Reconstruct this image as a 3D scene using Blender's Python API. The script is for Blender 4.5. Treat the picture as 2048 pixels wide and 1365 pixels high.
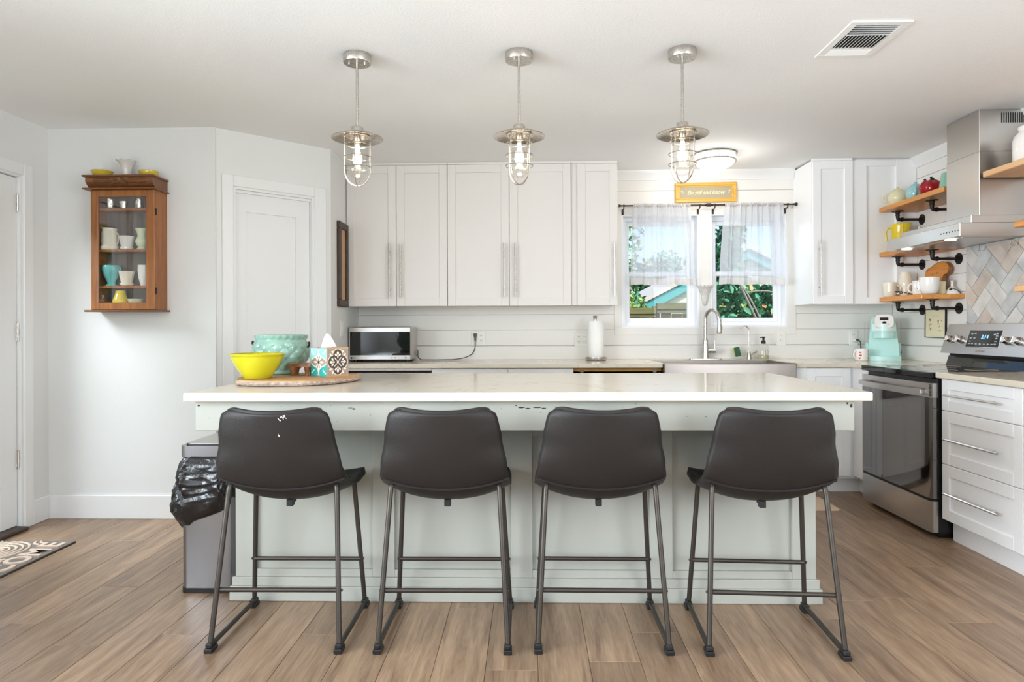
import bpy, bmesh, math, random
from mathutils import Matrix, Vector, noise
C = bpy.context.scene.collection
for o in list(bpy.data.objects): bpy.data.objects.remove(o)
PI = math.pi
S = bpy.context.scene

# ---------------------------------------------------------------- camera, world, lights, exposure
cd = bpy.data.cameras.new('camera'); cam = bpy.data.objects.new('camera', cd); C.objects.link(cam)
cd.sensor_width = 36; cd.lens = 1318 / 2048 * 36; cd.shift_y = -25.5 / 2048; cd.clip_start = .05; cd.clip_end = 300
cam.matrix_world = Matrix.Translation((0, 0, 1.155)) @ Matrix.Rotation(math.radians(1.478), 4, 'Z') @ Matrix.Rotation(PI/2, 4, 'X') @ Matrix.Rotation(-.004, 4, 'Z')
S.camera = cam
S.view_settings.view_transform = 'Standard'; S.view_settings.look = 'None'
S.view_settings.gamma = 1; S.view_settings.use_curve_mapping = False
S.view_settings.exposure = -0.29
cy = S.cycles
cy.use_denoising = True
cy.max_bounces = 10; cy.diffuse_bounces = 6; cy.glossy_bounces = 5; cy.transmission_bounces = 6; cy.transparent_max_bounces = 14
cy.sample_clamp_indirect = 6; cy.caustics_reflective = False; cy.caustics_refractive = False

w = bpy.data.worlds.new('world'); S.world = w; w.use_nodes = True
wn = w.node_tree; wn.nodes.clear()
sky = wn.nodes.new('ShaderNodeTexSky'); sky.sky_type = 'NISHITA'; sky.sun_disc = False
sky.sun_elevation = math.radians(48); sky.sun_rotation = math.radians(150); sky.air_density = .9; sky.dust_density = 1.6
bg = wn.nodes.new('ShaderNodeBackground'); bg.inputs[1].default_value = .34
wo = wn.nodes.new('ShaderNodeOutputWorld')
wn.links.new(sky.outputs[0], bg.inputs[0]); wn.links.new(bg.outputs[0], wo.inputs[0])

def lamp(name, kind, loc, target, energy, color=(1, 1, 1), size=(1, 1), **kw):
    l = bpy.data.lights.new(name, kind); l.energy = energy; l.color = color
    if kind == 'AREA': l.shape = 'RECTANGLE'; l.size, l.size_y = size
    for k, v in kw.items(): setattr(l, k, v)
    o = bpy.data.objects.new(name, l); C.objects.link(o); o.location = loc
    o.rotation_euler = (Vector(target) - Vector(loc)).to_track_quat('-Z', 'Y').to_euler()
    return o
lamp('sun', 'SUN', (0, 0, 10), (-.35, .5, 9.2), 5.5, (1, .95, .87), angle=.01)
# daylight of the living room's big windows behind the camera, of the glass door and of the kitchen window
lamp('rear_daylight', 'AREA', (-.05, -2.97, 1.3), (-.05, 3, 1.3), 20, (.84, .90, .985), (4.3, 1.7))
lamp('door_daylight', 'AREA', (-4.0, 2.6, 2.75), (-1.2, 3.2, .3), 270, (.88, .93, 1), (2.2, 1.0))
lamp('kitchen_daylight', 'AREA', (1.38, 6.05, 2.35), (1.3, 3.2, .8), 24, (.9, .96, 1), (2.0, .9))
lamp('side_fill', 'AREA', (-2.93, .4, 1.4), (2.2, 2.7, .8), 92, (.84, .91, 1), (2.1, 1.4), spread=math.radians(95))  # added fill to brighten the right-hand run, standing in an added window
lamp('far_side_fill', 'AREA', (2.81, -.6, 1.4), (-2.9, 3.4, 1.3), 120, (.84, .91, 1), (1.9, 1.4))  # added fill to brighten the left wall, from an added right-hand window
# added fill lamp behind the camera, aimed up to brighten the ceiling
lamp('ceiling_fill', 'AREA', (-1.15, -1.4, .7), (-1.15, -1.4, 3), 185, (.77, .875, .985), (3.2, 1.9))

# ---------------------------------------------------------------- mesh helpers
class MB:
    def __init__(s): s.v = []; s.f = []; s.m = []
    def add(s, vs, fs, M=None, mi=0):
        n = len(s.v)
        if M is not None: vs = [M @ Vector(p) for p in vs]
        s.v += [tuple(p) for p in vs]; s.f += [tuple(i + n for i in q) for q in fs]; s.m += [mi] * len(fs); return s
    def box(s, x0, x1, y0, y1, z0, z1, b=0, M=None, mi=0):
        if x0 > x1: x0, x1 = x1, x0
        if y0 > y1: y0, y1 = y1, y0
        if z0 > z1: z0, z1 = z1, z0
        if b:
            b = min(b, (x1-x0)*.45, (y1-y0)*.45, (z1-z0)*.45)
            vs = []; idx = {}
            for i, (x, sx) in enumerate(((x0, 1), (x1, -1))):
                for j, (y, sy) in enumerate(((y0, 1), (y1, -1))):
                    for k, (z, sz) in enumerate(((z0, 1), (z1, -1))):
                        for a in range(3):
                            idx[i, j, k, a] = len(vs)
                            vs.append((x + sx*b*(a != 0), y + sy*b*(a != 1), z + sz*b*(a != 2)))
            fs = []
            for i in (0, 1):
                fs.append([idx[i, j, k, 0] for j, k in ((0, 0), (1, 0), (1, 1), (0, 1))])
                fs.append([idx[j, i, k, 1] for j, k in ((0, 0), (1, 0), (1, 1), (0, 1))])
                fs.append([idx[j, k, i, 2] for j, k in ((0, 0), (1, 0), (1, 1), (0, 1))])
                for j in (0, 1):
                    fs.append([idx[i, j, 0, 0], idx[i, j, 1, 0], idx[i, j, 1, 1], idx[i, j, 0, 1]])
                    fs.append([idx[i, 0, j, 0], idx[i, 1, j, 0], idx[i, 1, j, 2], idx[i, 0, j, 2]])
                    fs.append([idx[0, i, j, 1], idx[1, i, j, 1], idx[1, i, j, 2], idx[0, i, j, 2]])
                    for k in (0, 1): fs.append([idx[i, j, k, 0], idx[i, j, k, 1], idx[i, j, k, 2]])
            return s.add(vs, fs, M, mi)
        vs = [(x, y, z) for x in (x0, x1) for y in (y0, y1) for z in (z0, z1)]
        return s.add(vs, [(0, 1, 3, 2), (4, 6, 7, 5), (0, 4, 5, 1), (2, 3, 7, 6), (0, 2, 6, 4), (1, 5, 7, 3)], M, mi)
    def tube(s, pts, r, seg=10, closed=False, M=None, mi=0, caps=True):
        pts = [Vector(p) for p in pts]; n = len(pts)
        rs = r if isinstance(r, (list, tuple)) else [r] * n
        tang = []
        for i in range(n):
            a = pts[i-1] if (i > 0 or closed) else pts[i]; b = pts[(i+1) % n] if (i < n-1 or closed) else pts[i]
            t = (b - a); tang.append(t.normalized() if t.length > 1e-9 else Vector((0, 0, 1)))
        u = tang[0].orthogonal().normalized(); vs = []; fs = []
        for i in range(n):
            u = (u - tang[i] * u.dot(tang[i])); u = u.normalized() if u.length > 1e-6 else tang[i].orthogonal().normalized()
            w_ = tang[i].cross(u)
            for k in range(seg):
                a = 2*PI*k/seg; vs.append(pts[i] + (u*math.cos(a) + w_*math.sin(a)) * rs[i])
        for i in range(n if closed else n-1):
            for k in range(seg):
                a = i*seg + k; b = i*seg + (k+1) % seg; j = (i+1) % n
                fs.append((a, b, j*seg + (k+1) % seg, j*seg + k))
        if caps and not closed:
            fs.append(tuple(range(seg))[::-1]); fs.append(tuple((n-1)*seg + k for k in range(seg)))
        return s.add(vs, fs, M, mi)
    def lathe(s, prof, c=(0, 0, 0), seg=24, fn=None, M=None, mi=0):
        vs = []; fs = []; rows = []
        for i, (r, z) in enumerate(prof):
            if r < 1e-6: rows.append([len(vs)]); vs.append((c[0], c[1], c[2] + z)); continue
            row = []
            for k in range(seg):
                a = 2*PI*k/seg; q = r; zz = z
                if fn: q, zz = fn(a, r, z)
                row.append(len(vs)); vs.append((c[0] + q*math.cos(a), c[1] + q*math.sin(a), c[2] + zz))
            rows.append(row)
        for a, b in zip(rows, rows[1:]):
            for k in range(seg):
                k2 = (k+1) % seg
                if len(a) == 1 and len(b) == 1: continue
                if len(a) == 1: fs.append((a[0], b[k2], b[k]))
                elif len(b) == 1: fs.append((a[k], a[k2], b[0]))
                else: fs.append((a[k], a[k2], b[k2], b[k]))
        return s.add(vs, fs, M, mi)
    def prism(s, poly, axis, a, b, M=None, mi=0):
        n = len(poly); P = {'x': lambda p, t: (t, p[0], p[1]), 'y': lambda p, t: (p[0], t, p[1]), 'z': lambda p, t: (p[0], p[1], t)}[axis]
        vs = [P(p, a) for p in poly] + [P(p, b) for p in poly]
        fs = [tuple(range(n))[::-1], tuple(range(n, 2*n))] + [(i, (i+1) % n, n + (i+1) % n, n + i) for i in range(n)]
        return s.add(vs, fs, M, mi)
    def grid(s, fn, nu, nv, cu=False, M=None, mi=0):
        vs = [fn(i/(nu if cu else nu-1), j/(nv-1)) for j in range(nv) for i in range(nu)]; fs = []
        for j in range(nv-1):
            for i in range(nu if cu else nu-1):
                i2 = (i+1) % nu; fs.append((j*nu+i, j*nu+i2, (j+1)*nu+i2, (j+1)*nu+i))
        return s.add(vs, fs, M, mi)

ORG = {}
def thing(name, label=None, cat=None, loc=(0, 0, 0), group=None, kind=None):
    o = bpy.data.objects.new(name, None); C.objects.link(o); o.location = loc; o.empty_display_size = .1; ORG[o.name] = Vector(loc)
    tag(o, label, cat, group, kind); return o
def tag(o, label=None, cat=None, group=None, kind=None):
    if label: o['label'] = label
    if cat: o['category'] = cat
    if group: o['group'] = group
    if kind: o['kind'] = kind
    return o
def obj(name, mb, mats, parent=None, sharp=35, label=None, cat=None, group=None, kind=None, flip=True, solid=None, sub=0):
    me = bpy.data.meshes.new(name)
    if parent is not None: org = ORG[parent.name]
    else:
        xs = [p[0] for p in mb.v]; ys = [p[1] for p in mb.v]; zs = [p[2] for p in mb.v]
        org = Vector(((min(xs)+max(xs))/2, (min(ys)+max(ys))/2, min(zs)))
    me.from_pydata([(p[0]-org.x, p[1]-org.y, p[2]-org.z) for p in mb.v], [], mb.f)
    mats = mats if isinstance(mats, (list, tuple)) else [mats]
    for m in mats: me.materials.append(m)
    if len(mats) > 1: me.polygons.foreach_set('material_index', mb.m)
    if flip:
        b = bmesh.new(); b.from_mesh(me); bmesh.ops.recalc_face_normals(b, faces=b.faces); b.to_mesh(me); b.free()
    me.shade_smooth(); me.set_sharp_from_angle(angle=math.radians(sharp))
    o = bpy.data.objects.new(name, me); C.objects.link(o); ORG[o.name] = org
    if parent is not None: o.parent = parent
    else: o.location = org
    if solid: d = o.modifiers.new('s', 'SOLIDIFY'); d.thickness = solid[0]; d.offset = solid[1]
    if sub: d = o.modifiers.new('d', 'SUBSURF'); d.levels = d.render_levels = sub
    return tag(o, label, cat, group, kind)
def copy_tree(o, parent=None):
    c = o.copy(); C.objects.link(c)
    if parent is not None: c.parent = parent
    for ch in [x for x in bpy.data.objects if x.parent == o]: copy_tree(ch, c)
    return c
def lerp(a, b, t): return a + (b-a)*t
def arc(c, r, a0, a1, n, plane='xz'):
    out = []
    for i in range(n+1):
        a = lerp(a0, a1, i/n); p, q = r*math.cos(a), r*math.sin(a)
        out.append({'xz': (c[0]+p, c[1], c[2]+q), 'yz': (c[0], c[1]+p, c[2]+q), 'xy': (c[0]+p, c[1]+q, c[2])}[plane])
    return out
def round_path(pts, r, n=5):
    pts = [Vector(p) for p in pts]; out = [pts[0]]
    for a, b, c in zip(pts, pts[1:], pts[2:]):
        d1 = (a-b); d2 = (c-b); k = min(r, d1.length*.45, d2.length*.45)
        p, q = b + d1.normalized()*k, b + d2.normalized()*k
        for i in range(n+1):
            t = i/n; out.append(p*(1-t)**2 + b*2*t*(1-t) + q*t*t)
    out.append(pts[-1]); return out
def RZ(loc, deg): return Matrix.Translation(loc) @ Matrix.Rotation(math.radians(deg), 4, 'Z')
def text_mb(txt, size, ext, M, shear=0, bold=0, space=1.0):
    cu = bpy.data.curves.new('t', 'FONT'); cu.body = txt; cu.size = size; cu.extrude = ext; cu.align_x = 'CENTER'; cu.align_y = 'CENTER'
    cu.shear = shear; cu.offset = bold; cu.space_character = space; cu.resolution_u = 3
    o = bpy.data.objects.new('t', cu); C.objects.link(o); dg = bpy.context.evaluated_depsgraph_get(); dg.update()
    me = o.evaluated_get(dg).to_mesh(); mb = MB()
    mb.add([v.co.copy() for v in me.vertices], [tuple(p.vertices) for p in me.polygons], M)
    o.evaluated_get(dg).to_mesh_clear(); bpy.data.objects.remove(o); bpy.data.curves.remove(cu); return mb

# ---------------------------------------------------------------- materials
def rgb(r, g, b):
    f = lambda c: (c/255/12.92 if c <= 10 else ((c/255+.055)/1.055)**2.4)
    return (f(r), f(g), f(b), 1)
def mat(name, col, rough=.5, metal=0, bump=0, bscale=60, var=0, vscale=3, coat=0, stretch=None, emit=0, trans=0, alpha=1, spec=.5, rnd=0, ior=1.45, sub=0):
    m = bpy.data.materials.new(name); m.use_nodes = True; n = m.node_tree; P = n.nodes['Principled BSDF']
    if len(col) == 3: col = (*col, 1)
    P.inputs['Base Color'].default_value = col; P.inputs['Roughness'].default_value = rough; P.inputs['Metallic'].default_value = metal
    P.inputs['Coat Weight'].default_value = coat; P.inputs['Coat Roughness'].default_value = .08; P.inputs['Transmission Weight'].default_value = trans; P.inputs['Alpha'].default_value = alpha
    P.inputs['Specular IOR Level'].default_value = spec; P.inputs['IOR'].default_value = ior
    if emit: P.inputs['Emission Color'].default_value = col; P.inputs['Emission Strength'].default_value = emit
    if sub: P.inputs['Subsurface Weight'].default_value = sub; P.inputs['Subsurface Radius'].default_value = (.02, .02, .02)
    def coords(k):
        tc = n.nodes.new('ShaderNodeTexCoord'); mp = n.nodes.new('ShaderNodeMapping'); n.links.new(tc.outputs['Object'], mp.inputs[0])
        if stretch: mp.inputs['Scale'].default_value = stretch
        t = n.nodes.new('ShaderNodeTexNoise'); t.inputs['Scale'].default_value = k; t.inputs['Detail'].default_value = 4
        n.links.new(mp.outputs[0], t.inputs[0]); return t
    src = None
    if var:
        t = coords(vscale); mx = n.nodes.new('ShaderNodeMixRGB'); mx.blend_type = 'MIX'
        rp = n.nodes.new('ShaderNodeMapRange'); rp.inputs[1].default_value = .3; rp.inputs[2].default_value = .7
        n.links.new(t.outputs[0], rp.inputs[0]); n.links.new(rp.outputs[0], mx.inputs[0])
        mx.inputs[1].default_value = (*[max(0, c*(1-var)) for c in col[:3]], 1); mx.inputs[2].default_value = (*[min(1, c*(1+var)) for c in col[:3]], 1)
        src = mx.outputs[0]; n.links.new(src, P.inputs['Base Color'])
    if rnd:
        oi = n.nodes.new('ShaderNodeObjectInfo'); hs = n.nodes.new('ShaderNodeHueSaturation'); mr = n.nodes.new('ShaderNodeMapRange')
        mr.inputs[3].default_value = 1-rnd; mr.inputs[4].default_value = 1+rnd; n.links.new(oi.outputs['Random'], mr.inputs[0]); n.links.new(mr.outputs[0], hs.inputs['Value'])
        if src: n.links.new(src, hs.inputs['Color'])
        else: hs.inputs['Color'].default_value = col
        n.links.new(hs.outputs[0], P.inputs['Base Color'])
    if bump:
        t = coords(bscale); b = n.nodes.new('ShaderNodeBump'); b.inputs['Strength'].default_value = bump; b.inputs['Distance'].default_value = .004
        n.links.new(t.outputs[0], b.inputs['Height']); n.links.new(b.outputs[0], P.inputs['Normal'])
    return m
def wood(name, c1, c2, rough=.45, axis='x', scale=1, rnd=.0, bump=.15, coat=0, knots=False):
    m = bpy.data.materials.new(name); m.use_nodes = True; n = m.node_tree; P = n.nodes['Principled BSDF']; L = n.links.new
    tc = n.nodes.new('ShaderNodeTexCoord'); mp = n.nodes.new('ShaderNodeMapping'); oi = n.nodes.new('ShaderNodeObjectInfo')
    ad = n.nodes.new('ShaderNodeVectorMath'); ad.operation = 'MULTIPLY_ADD'; ad.inputs[1].default_value = (1, 1, 1)
    sc = n.nodes.new('ShaderNodeVectorMath'); sc.operation = 'SCALE'; sc.inputs[0].default_value = (37, 53, 11); L(oi.outputs['Random'], sc.inputs['Scale'])
    L(tc.outputs['Object'], ad.inputs[0]); L(sc.outputs[0], ad.inputs[2]); L(ad.outputs[0], mp.inputs[0])
    k = [14*scale]*3; k['xyz'.index(axis)] = 1.1*scale; mp.inputs['Scale'].default_value = k
    a = n.nodes.new('ShaderNodeTexNoise'); a.inputs['Scale'].default_value = 1.6; a.inputs['Detail'].default_value = 7; a.inputs['Roughness'].default_value = .62; a.inputs['Distortion'].default_value = .7; L(mp.outputs[0], a.inputs[0])
    f = n.nodes.new('ShaderNodeTexNoise'); f.inputs['Scale'].default_value = 9; f.inputs['Detail'].default_value = 3; L(mp.outputs[0], f.inputs[0])
    mxv = n.nodes.new('ShaderNodeMath'); mxv.operation = 'MULTIPLY_ADD'; mxv.inputs[1].default_value = .35; L(f.outputs[0], mxv.inputs[0]); L(a.outputs[0], mxv.inputs[2])
    rp = n.nodes.new('ShaderNodeMapRange'); rp.inputs[1].default_value = .42; rp.inputs[2].default_value = .92; L(mxv.outputs[0], rp.inputs[0])
    mx = n.nodes.new('ShaderNodeMixRGB'); mx.inputs[1].default_value = c1; mx.inputs[2].default_value = c2; L(rp.outputs[0], mx.inputs[0])
    hs = n.nodes.new('ShaderNodeHueSaturation'); mr = n.nodes.new('ShaderNodeMapRange'); mr.inputs[3].default_value = 1-rnd; mr.inputs[4].default_value = 1+rnd
    L(oi.outputs['Random'], mr.inputs[0]); L(mr.outputs[0], hs.inputs['Value']); L(mx.outputs[0], hs.inputs['Color']); L(hs.outputs[0], P.inputs['Base Color'])
    P.inputs['Roughness'].default_value = rough; P.inputs['Coat Weight'].default_value = coat
    b = n.nodes.new('ShaderNodeBump'); b.inputs['Strength'].default_value = bump; b.inputs['Distance'].default_value = .003; L(mxv.outputs[0], b.inputs['Height']); L(b.outputs[0], P.inputs['Normal'])
    return m
def glass(name, tint=(1, 1, 1, 1), extra=0.03, rough=0.0, edge=.6):
    m = bpy.data.materials.new(name); m.use_nodes = True; n = m.node_tree; n.nodes.clear(); L = n.links.new
    t = n.nodes.new('ShaderNodeBsdfTransparent'); t.inputs[0].default_value = tint; g = n.nodes.new('ShaderNodeBsdfGlossy'); g.inputs['Roughness'].default_value = rough
    lw = n.nodes.new('ShaderNodeLayerWeight'); pw = n.nodes.new('ShaderNodeMath'); pw.operation = 'POWER'; pw.inputs[1].default_value = 5; L(lw.outputs['Facing'], pw.inputs[0])
    ad = n.nodes.new('ShaderNodeMath'); ad.operation = 'MULTIPLY_ADD'; ad.inputs[1].default_value = edge; ad.inputs[2].default_value = extra; L(pw.outputs[0], ad.inputs[0])
    x = n.nodes.new('ShaderNodeMixShader'); o = n.nodes.new('ShaderNodeOutputMaterial')
    L(ad.outputs[0], x.inputs[0]); L(t.outputs[0], x.inputs[1]); L(g.outputs[0], x.inputs[2]); L(x.outputs[0], o.inputs[0]); return m
def sheer(name, col, opaque=.6, trans=.5):
    m = bpy.data.materials.new(name); m.use_nodes = True; n = m.node_tree; n.nodes.clear(); L = n.links.new
    d = n.nodes.new('ShaderNodeBsdfDiffuse'); d.inputs[0].default_value = col; tl = n.nodes.new('ShaderNodeBsdfTranslucent'); tl.inputs[0].default_value = col
    tp = n.nodes.new('ShaderNodeBsdfTransparent'); a = n.nodes.new('ShaderNodeMixShader'); a.inputs[0].default_value = trans
    b = n.nodes.new('ShaderNodeMixShader'); b.inputs[0].default_value = opaque; o = n.nodes.new('ShaderNodeOutputMaterial')
    L(d.outputs[0], a.inputs[1]); L(tl.outputs[0], a.inputs[2]); L(tp.outputs[0], b.inputs[1]); L(a.outputs[0], b.inputs[2]); L(b.outputs[0], o.inputs[0]); return m
def emitm(name, col, s):
    m = bpy.data.materials.new(name); m.use_nodes = True; n = m.node_tree; n.nodes.clear()
    e = n.nodes.new('ShaderNodeEmission'); e.inputs[0].default_value = col; e.inputs[1].default_value = s; o = n.nodes.new('ShaderNodeOutputMaterial'); n.links.new(e.outputs[0], o.inputs[0]); return m
def quartz(name):
    m = mat(name, rgb(216, 206, 188), .13, coat=.0); n = m.node_tree; P = n.nodes['Principled BSDF']; L = n.links.new
    tc = n.nodes.new('ShaderNodeTexCoord'); a = n.nodes.new('ShaderNodeTexNoise'); a.inputs['Scale'].default_value = 1.7; a.inputs['Detail'].default_value = 6; a.inputs['Distortion'].default_value = 1.4; L(tc.outputs['Object'], a.inputs[0])
    s = n.nodes.new('ShaderNodeMath'); s.operation = 'SUBTRACT'; s.inputs[1].default_value = .5; ab = n.nodes.new('ShaderNodeMath'); ab.operation = 'ABSOLUTE'; L(a.outputs[0], s.inputs[0]); L(s.outputs[0], ab.inputs[0])
    r = n.nodes.new('ShaderNodeMapRange'); r.inputs[1].default_value = 0; r.inputs[2].default_value = .012; L(ab.outputs[0], r.inputs[0])
    mx = n.nodes.new('ShaderNodeMixRGB'); mx.inputs[1].default_value = rgb(204, 192, 172); mx.inputs[2].default_value = rgb(216, 206, 188); L(r.outputs[0], mx.inputs[0]); L(mx.outputs[0], P.inputs['Base Color']); return m
def brushed(name, col, rough=.3, stretch=(2, 2, 160), amt=.05):
    m = mat(name, col, rough, 1); n = m.node_tree; P = n.nodes['Principled BSDF']; L = n.links.new
    tc = n.nodes.new('ShaderNodeTexCoord'); mp = n.nodes.new('ShaderNodeMapping'); mp.inputs['Scale'].default_value = stretch; t = n.nodes.new('ShaderNodeTexNoise'); t.inputs['Scale'].default_value = 4; t.inputs['Detail'].default_value = 2
    L(tc.outputs['Object'], mp.inputs[0]); L(mp.outputs[0], t.inputs[0]); r = n.nodes.new('ShaderNodeMapRange'); r.inputs[3].default_value = rough-amt; r.inputs[4].default_value = rough+amt
    L(t.outputs[0], r.inputs[0]); L(r.outputs[0], P.inputs['Roughness']); return m
M = {}
M['wall'] = mat('wall_paint', rgb(226, 226, 224), .75, bump=.12, bscale=140)
M['ceiling'] = mat('ceiling_paint', rgb(244, 244, 244), .85, bump=.35, bscale=110)
M['ship'] = mat('shiplap_paint', rgb(234, 231, 226), .5)
M['trim'] = mat('trim_paint', rgb(233, 233, 232), .4)
M['cab'] = mat('cabinet_paint', rgb(226, 221, 216), .38)
M['cabr'] = mat('cabinet_paint_white', rgb(246, 246, 246), .35)
M['sage'] = mat('island_paint', rgb(170, 170, 160), .45, bump=.05, bscale=40, var=.03, vscale=2)
M['chip'] = mat('bare_chip', rgb(40, 36, 34), .7)
M['quartz'] = quartz('quartz_top')
M['steel'] = brushed('brushed_steel', rgb(196, 192, 188), .3, (2, 2, 60), .02)
M['steelh'] = mat('hood_steel', rgb(204, 200, 196), .28, 1)
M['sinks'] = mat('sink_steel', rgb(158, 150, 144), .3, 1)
M['nickel'] = brushed('brushed_nickel', rgb(198, 192, 184), .28, (30, 30, 30), .06)
M['chrome'] = mat('polished_steel', rgb(215, 214, 212), .12, 1)
M['bglass'] = mat('black_glass', rgb(16, 15, 15), .04, spec=.8)
M['oven'] = mat('oven_glass', rgb(24, 21, 20), .06, spec=1, ior=2.1)
M['black'] = mat('black_plastic', rgb(26, 25, 25), .45)
M['gap'] = mat('dark_gap', rgb(38, 35, 33), .8)
M['iron'] = mat('black_iron_pipe', rgb(46, 42, 41), .45, .6, bump=.2, bscale=90)
M['bronze'] = mat('bronze_rod', rgb(70, 60, 54), .4, .8)
M['leather'] = mat('brown_black_leather', rgb(38, 34, 32), .5, bump=.15, bscale=180, var=.12, vscale=6, spec=.35)
M['leatherd'] = mat('dark_leather_underside', rgb(44, 38, 34), .55, bump=.1, bscale=180)
M['gun'] = mat('gunmetal_frame', rgb(72, 66, 60), .42, .7)
M['floor'] = wood('floor_oak', rgb(104, 80, 60), rgb(170, 141, 113), .34, 'y', 1.15, .18, .5)
M['under'] = mat('subfloor', rgb(120, 98, 80), .7)
M['curio'] = wood('curio_wood', rgb(122, 70, 28), rgb(176, 110, 50), .42, 'z', 1.2, .05, .1, .2)
M['curiod'] = wood('curio_carved', rgb(82, 46, 22), rgb(140, 88, 48), .4, 'x', 2, .05, .2, .2)
M['curioin'] = wood('curio_inside', rgb(84, 74, 68), rgb(122, 108, 100), .6, 'z', 1.5, .05)
M['pine'] = wood('shelf_pine', rgb(200, 124, 50), rgb(228, 164, 90), .45, 'y', 1.0, .06, .1, .15)
M['pinel'] = wood('shelf_pine_pale', rgb(222, 170, 120), rgb(238, 196, 150), .5, 'y', 1.0, .06, .1)
M['pined'] = wood('shelf_end_grain', rgb(110, 56, 24), rgb(150, 84, 40), .5, 'x', 1.0, .0, .1)
M['slab'] = wood('live_edge_board', rgb(150, 104, 62), rgb(206, 166, 116), .6, 'x', 1.0, .0, .3)
M['bark'] = mat('board_bark', rgb(168, 150, 138), .9, bump=.8, bscale=120, var=.35, vscale=60)
M['dwood'] = wood('riser_wood', rgb(88, 52, 26), rgb(170, 108, 56), .4, 'x', 1.6, .0, .15, .2)
M['cutb'] = wood('cutting_board_wood', rgb(188, 112, 40), rgb(226, 156, 70), .45, 'y', 2.0, .0, .1)
M['gold'] = wood('gilt_frame', rgb(204, 152, 60), rgb(232, 188, 96), .45, 'x', 1.0, .0, .1)
M['dframe'] = mat('dark_wood_frame', rgb(70, 56, 46), .5, var=.25, vscale=20)
M['pane'] = glass('window_glass', (.97, .99, .98, 1), .008)
M['cglass'] = glass('curio_glass', (1, 1, 1, 1), .08)
M['clear'] = glass('clear_glass', (.985, .985, .98, 1), .02, edge=.45)
M['sheer'] = sheer('sheer_curtain', rgb(238, 240, 246), .64, .45)
M['hem'] = sheer('sheer_hem', rgb(240, 234, 232), .86, .4)
M['vinyl'] = mat('white_vinyl', rgb(243, 244, 247), .35)
M['plate'] = mat('outlet_plate', rgb(236, 234, 228), .4)
def ceramic(n, c, **k): M[n] = mat('glaze_'+n, c, .12, coat=.3, **k)
ceramic('yellow', rgb(226, 198, 44)); ceramic('lime', rgb(200, 193, 36)); ceramic('turq', rgb(112, 190, 188)); ceramic('cream', rgb(238, 230, 210)); ceramic('white', rgb(240, 236, 230))
ceramic('celadon', rgb(140, 176, 162), var=.16, vscale=10); ceramic('green', rgb(142, 190, 166)); ceramic('red', rgb(160, 26, 34)); ceramic('sky', rgb(160, 206, 208)); ceramic('butter', rgb(226, 218, 180)); ceramic('palegreen', rgb(222, 230, 196))
M['amber'] = mat('amber_glass', rgb(240, 208, 70), .08, trans=.35, coat=.3)
M['milk'] = mat('milk_glass', rgb(236, 232, 226), .1, trans=.2, coat=.3)
M['mercury'] = mat('mercury_glass', rgb(206, 200, 192), .12, 1, bump=.5, bscale=70, var=.3, vscale=50)
M['mint'] = mat('mint_plastic', rgb(192, 230, 224), .3); M['mintl'] = mat('pale_plastic', rgb(214, 236, 230), .3)
M['bins'] = mat('bin_steel', rgb(158, 158, 160), .27, 1)
M['bag'] = mat('black_bin_bag', rgb(20, 20, 22), .2, bump=1.0, bscale=38, spec=.9)
M['paper'] = mat('paper_white', rgb(246, 245, 242), .8, bump=.2, bscale=60)
M['stone'] = mat('stone_tile', rgb(194, 192, 189), .55, bump=.5, bscale=45, var=.22, vscale=9, rnd=.16)
M['stonew'] = mat('stone_tile_pale', rgb(216, 210, 204), .55, bump=.4, bscale=45, var=.12, vscale=10, rnd=.08)
M['stoneb'] = mat('stone_tile_tan', rgb(206, 191, 178), .55, bump=.5, bscale=45, var=.2, vscale=9, rnd=.1)
M['grout'] = mat('grout', rgb(166, 160, 154), .9)
M['ply'] = mat('bare_plywood', rgb(178, 128, 58), .6, var=.15, vscale=14)
M['mat'] = mat('mat_rubber', rgb(120, 112, 104), .9, bump=.6, bscale=300); M['matl'] = mat('mat_raised', rgb(206, 186, 168), .9, bump=.6, bscale=300); M['matd'] = mat('mat_edge', rgb(62, 52, 46), .9)
M['sponge'] = mat('sponge_green', rgb(44, 98, 66), .95, bump=1, bscale=220); M['spongey'] = mat('sponge_yellow', rgb(206, 216, 120), .95, bump=.8, bscale=160)
M['soap'] = mat('soap_liquid', rgb(226, 224, 170), .1, trans=.6)
M['bulb'] = emitm('warm_filament', (1, .72, .38, 1), 38)
M['flush'] = emitm('opal_diffuser', (1, .95, .86, 1), 5.5)
M['led'] = emitm('blue_display_digits', (.25, .6, 1, 1), 2.5); M['ledw'] = mat('display_print', rgb(190, 200, 205), .6)
M['tealp'] = mat('teal_print', rgb(40, 166, 160), .6); M['tealpl'] = mat('pale_teal_print', rgb(150, 216, 214), .6); M['greyp'] = mat('taupe_print', rgb(164, 148, 134), .6); M['brownp'] = mat('brown_print', rgb(82, 70, 64), .6); M['creamp'] = mat('cream_print', rgb(240, 228, 214), .6); M['tanp'] = mat('tan_print', rgb(198, 156, 116), .6)
M['signp'] = mat('sign_board', rgb(176, 166, 140), .7); M['signl'] = mat('sign_lettering', rgb(250, 238, 196), .7); M['art'] = mat('print_paper', rgb(230, 222, 190), .7); M['artf'] = mat('print_flowers', rgb(212, 190, 132), .7)
M['redp'] = mat('red_print', rgb(196, 44, 40), .5)
M['white_enamel'] = mat('vent_enamel', rgb(238, 238, 236), .4); 
M['rug'] = mat('beige_rug', rgb(222, 198, 172), .95)
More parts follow.
